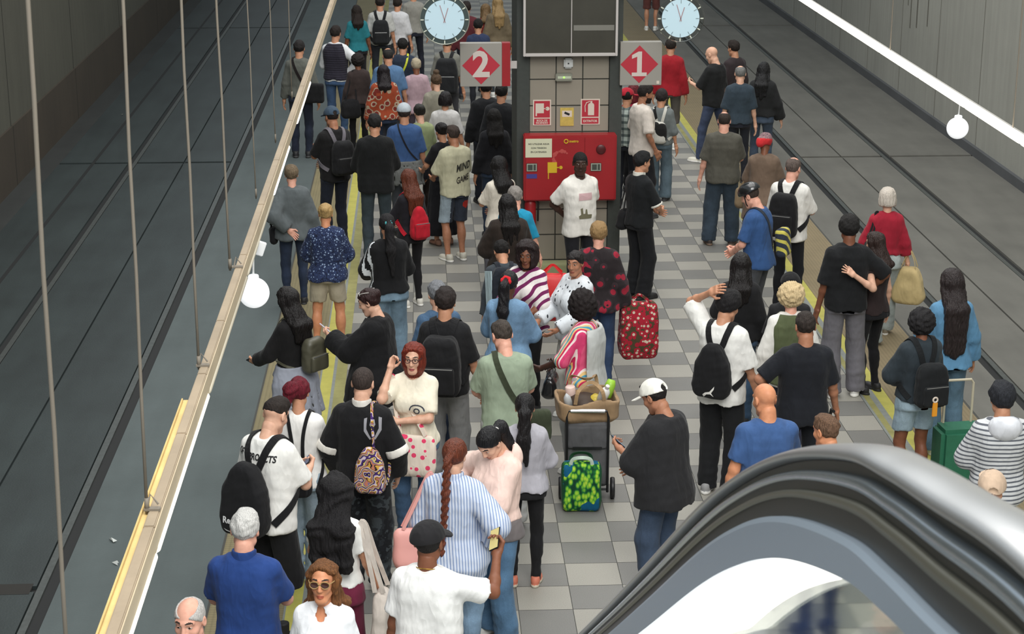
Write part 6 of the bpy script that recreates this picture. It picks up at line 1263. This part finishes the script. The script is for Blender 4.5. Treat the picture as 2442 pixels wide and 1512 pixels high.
backpack(P['clockpack'], 'tall black backpack below the left clock', m_bk2, (.36, .2, .56), 1.14, sw=.05)
A('under2a', 'person in black under the number 2 sign', (1158, 190), h=1.72, yaw=10, skin='tan', hair=('short', BK), top=L_((26, 27, 30), name='jacket', off=.034), bot=K_((34, 38, 48), 'jeans'), shoes=DS)
A('under2b', 'person in dark clothes close to the left column edge', (1196, 200), h=1.76, yaw=-12, skin='tan', hair=('short', BK), top=L_((30, 31, 34), name='jacket', off=.034), bot=K_((30, 34, 44), 'jeans'), shoes=DS)
A('under2c', 'person in a dark top and jeans below the number 2 sign', (1178, 262), h=1.66, yaw=6, sex='f', skin='tan', hair=('long', BK, .2), top=L_((28, 28, 32), name='top', off=.03), bot=J_((44, 56, 74), 'slim'), shoes=DS)
A('farred', 'person in dark red behind the left clock', (1112, 4), h=1.74, yaw=0, skin='tan', hair=('short', DK), top=L_((92, 40, 46), name='jacket', off=.03), bot=K_((34, 38, 50)), shoes=DS)
A('farorange', 'person in a red top far behind the number 2 sign', (1158, 10), h=1.6, yaw=0, skin='tan', hair=('long', (120, 96, 66), .1), sex='f', top=L_((130, 50, 44), name='top', off=.03), bot=J_((40, 56, 84)), shoes=DS)
A('fartan', 'person with fair hair far behind the number 2 sign', (1186, -6), h=1.80, yaw=10, sex='f', skin='tan', hair=('long', (150, 124, 84), .25), top=L_((110, 98, 78), name='coat', off=.03), bot=K_((50, 56, 60)), shoes=SN)
A('farblue', 'person in a blue jacket bending far behind the number 2 sign', (1140, 46), h=1.62, yaw=0, skin='tan', hair=('short', BK), top=L_((46, 56, 84), name='jacket', off=.03), bot=K_((36, 38, 44)), shoes=DS)
A('farlegs', 'person with bare lower legs and white shoes at the far right', None, loc=Gz(1552, 72), h=1.74, yaw=-12, skin='tan', hair=('short', DK), top=T_((120, 120, 118), sleeve=1.0), bot=K_((100, 60, 56), 'shorts'), shoes=SN)
print('people', len(P), {k: tuple(round(v, 2) for v in p.loc[:2]) for k, p in P.items()})
# ---- things standing on the platform
# shopping trolley with the brown grocery bag and the green bag
tx, ty = Gz(1398, 1180)[:2]; tr = empty('shopping_trolley', (tx, ty, 0), -.06, 'grey wheeled shopping trolley on the pale tiles', 'trolley')
V_, Q_ = nets(lambda X: rbox(X/np.stack([1 - .0*X[:, 2], np.ones(len(X)), np.ones(len(X))], 1), (0, .02, .40), (.185, .13, .29), .05) + .006*wob(X, 26, 5), (-.3, -.3, .05), (.3, .3, .74), .013); mesh('bag_body', V_, Q_, cloth((92, 92, 94)), tr)
V_, Q_ = nets(lambda X: rbox(X, (0, -.115, .56), (.165, .02, .10), .018) + .003*wob(X, 50, 5), (-.3, -.3, .4), (.3, .1, .75), .012); mesh('flap', V_, Q_, cloth((84, 84, 86)), tr)
MB().box((-.12, -.142, .465), (.12, -.132, .48)).build('flap_edge', m_black, tr)
MB().tube([(-.17, -.13, .08), (-.17, -.14, .74), (-.155, -.15, .80), (.155, -.15, .80), (.17, -.14, .74), (.17, -.13, .08)], .011, 8).tube([(-.17, -.12, .1), (.17, -.12, .1)], .01, 8).build('frame', plain('frame_black', (40, 40, 42), .4, .5), tr)
MB().tube([(-.14, -.15, .80), (.14, -.15, .80)], .017, 12).build('handle', plain('handle_chrome', (206, 206, 206), .25, .9), tr)
for sx_ in (-1, 1): MB().lathe([(.03, -.018), (.085, -.018), (.09, -.008), (.09, .008), (.085, .018), (.03, .018)], 20, 0, (sx_*.215, -.06, .09), Matrix.Rotation(PI/2, 3, 'Y')).build('wheel', m_black, tr, 0, True)
gb = empty('grocery_bag', (tx, ty + .07, .66), .05, 'brown fabric bag full of groceries on top of the trolley', 'bag')
def gbag(X):
    k = np.interp(X[:, 2], [-.02, .05, .2, .34], [.75, 1.0, 1.05, .86]); q = X/np.stack([k, k, np.ones_like(k)], 1); o = rbox(q, (0, 0, .12), (.25, .2, .15), .09); i = rbox(q, (0, 0, .20), (.222, .17, .17), .07); return np.maximum(np.maximum(o, -i), X[:, 2] - .20 - .025*np.sin(X[:, 0]*14)) + .008*wob(X, 24, 4)
V_, Q_ = nets(gbag, (-.38, -.32, -.06), (.38, .32, .4), .014); mesh('bag_body', V_, Q_, cloth((150, 124, 94)), gb)
for sy_ in (-1, 1):
    path = catmull([(-.12, sy_*.19, .19), (-.1, sy_*.2, .30), (-.02, sy_*.06 - .03, .33), (.05, sy_*.06 - .02, .33), (.1, sy_*.2, .30), (.12, sy_*.19, .19)], 5); MB().ribbon([tuple(q) for q in path], [(0, sy_, .4)]*len(path), .03, .006).build('handle', cloth((160, 132, 98)), gb)
def grocery(name, lab, at, prof, col, tilt=(0, 0), rough=.4, caps=None):
    r = empty(name, (tx + at[0], ty + .07 + at[1], .64 + at[2]), 0, lab, name.split('_')[-1], None); R_ = Matrix.Rotation(tilt[0], 3, 'X') @ Matrix.Rotation(tilt[1], 3, 'Y')
    MB().lathe(prof, 18, 0, (0, 0, 0), R_).build('body', plain(name, col, rough), r, 0, True)
    if caps: MB().lathe(caps[0], 14, 0, tuple(R_ @ Vector((0, 0, prof[-1][1]))), R_).build('lid', plain(name + '_lid', caps[1], .4), r)
grocery('white_bottle', 'white bottle lying in the grocery bag near the lime green one', (.10, -.06, .16), [(.02, 0), (.042, .01), (.042, .16), (.02, .2)], (226, 224, 220), (.5, .25), caps=([(.018, 0), (.018, .03), (.01, .032)], (214, 206, 206)))
grocery('lime_bottle', 'lime green bottle at the right of the grocery bag', (.17, .06, .17), [(.02, 0), (.04, .01), (.044, .12), (.03, .16)], (150, 196, 60), (-.25, .3))
grocery('pink_carton', 'pale pink lid of a carton at the left of the grocery bag', (-.12, .06, .13), [(.03, 0), (.042, .01), (.042, .15), (.036, .155)], (218, 190, 180), (.1, -.1))
grocery('silver_can', 'silver foil wrap at the left inside the grocery bag', (-.15, -.06, .14), [(.02, 0), (.04, .01), (.03, .1), (.005, .14)], (190, 194, 196), (.3, -.2), .25)
grocery('yellow_pack', 'yellow packet in the middle of the grocery bag', (.03, -.02, .14), [(.03, 0), (.06, .02), (.05, .1), (.01, .12)], (200, 176, 60), (.5, .6))
grocery('dark_pack', 'dark brown packet filling the middle of the grocery bag', (-.02, .0, .04), [(.03, 0), (.14, .02), (.13, .16), (.03, .2)], (62, 46, 34), (0, 0), .6)
gx_, gy_ = Gz(1385, 1212)[:2]; gr = empty('shopping_bag', (gx_, gy_, 0), -.04, 'green leaf patterned bag on the floor at the trolley', 'bag')
V_, Q_ = nets(lambda X: rbox(X/np.stack([np.interp(X[:, 2], [0, .1, .3, .42], [.9, 1, 1, .94]), np.interp(X[:, 2], [0, .1, .3, .42], [.95, 1, .8, .45]), np.ones(len(X))], 1), (0, 0, .205), (.165, .105, .205), .045) + .006*wob(X, 28, 2), (-.25, -.2, -.02), (.25, .2, .45), .011); c_ = V_[Q_].mean(1); mesh('bag_body', V_, Q_, [cloth((20, 90, 50), 'leaf'), plain('green_side', (16, 74, 44), .5)], gr, (np.abs(c_[:, 0]) > .145).astype(np.int32))
for sy_ in (-1, 1):
    path = catmull([(-.09, sy_*.04, .39), (-.07, sy_*.05, .45), (0, sy_*.055 - .02, .475), (.07, sy_*.05, .45), (.09, sy_*.04, .39)], 5); MB().ribbon([tuple(q) for q in path], [(0, sy_, .5)]*len(path), .028, .005).build('handle', plain('bag_handle', (188, 204, 190) if sy_ < 0 else (24, 60, 44), .5), gr)
# green trolley case at the right edge
sx_, sy_ = Gz(2278, 1180)[:2]; su = empty('trolley_case', (sx_, sy_, 0), .1, 'green wheeled case with beige handle in front of the striped top', 'suitcase')
MB().box((-.2, -.13, .08), (.2, .13, .62)).build('shell', plain('case_green', (40, 104, 78), .5, noise=.1), su, .035)
MB().tube([(-.12, .08, .6), (-.12, .08, .96), (-.10, .08, .99), (.10, .08, .99), (.12, .08, .96), (.12, .08, .6)], .011, 8).build('handle', plain('beige_handle', (186, 178, 156), .5), su)
for a_ in (-1, 1): MB().lathe([(.01, -.02), (.04, -.02), (.04, .02), (.01, .02)], 14, 0, (a_*.15, 0, .04), Matrix.Rotation(PI/2, 3, 'Y')).build('wheel', m_black, su)
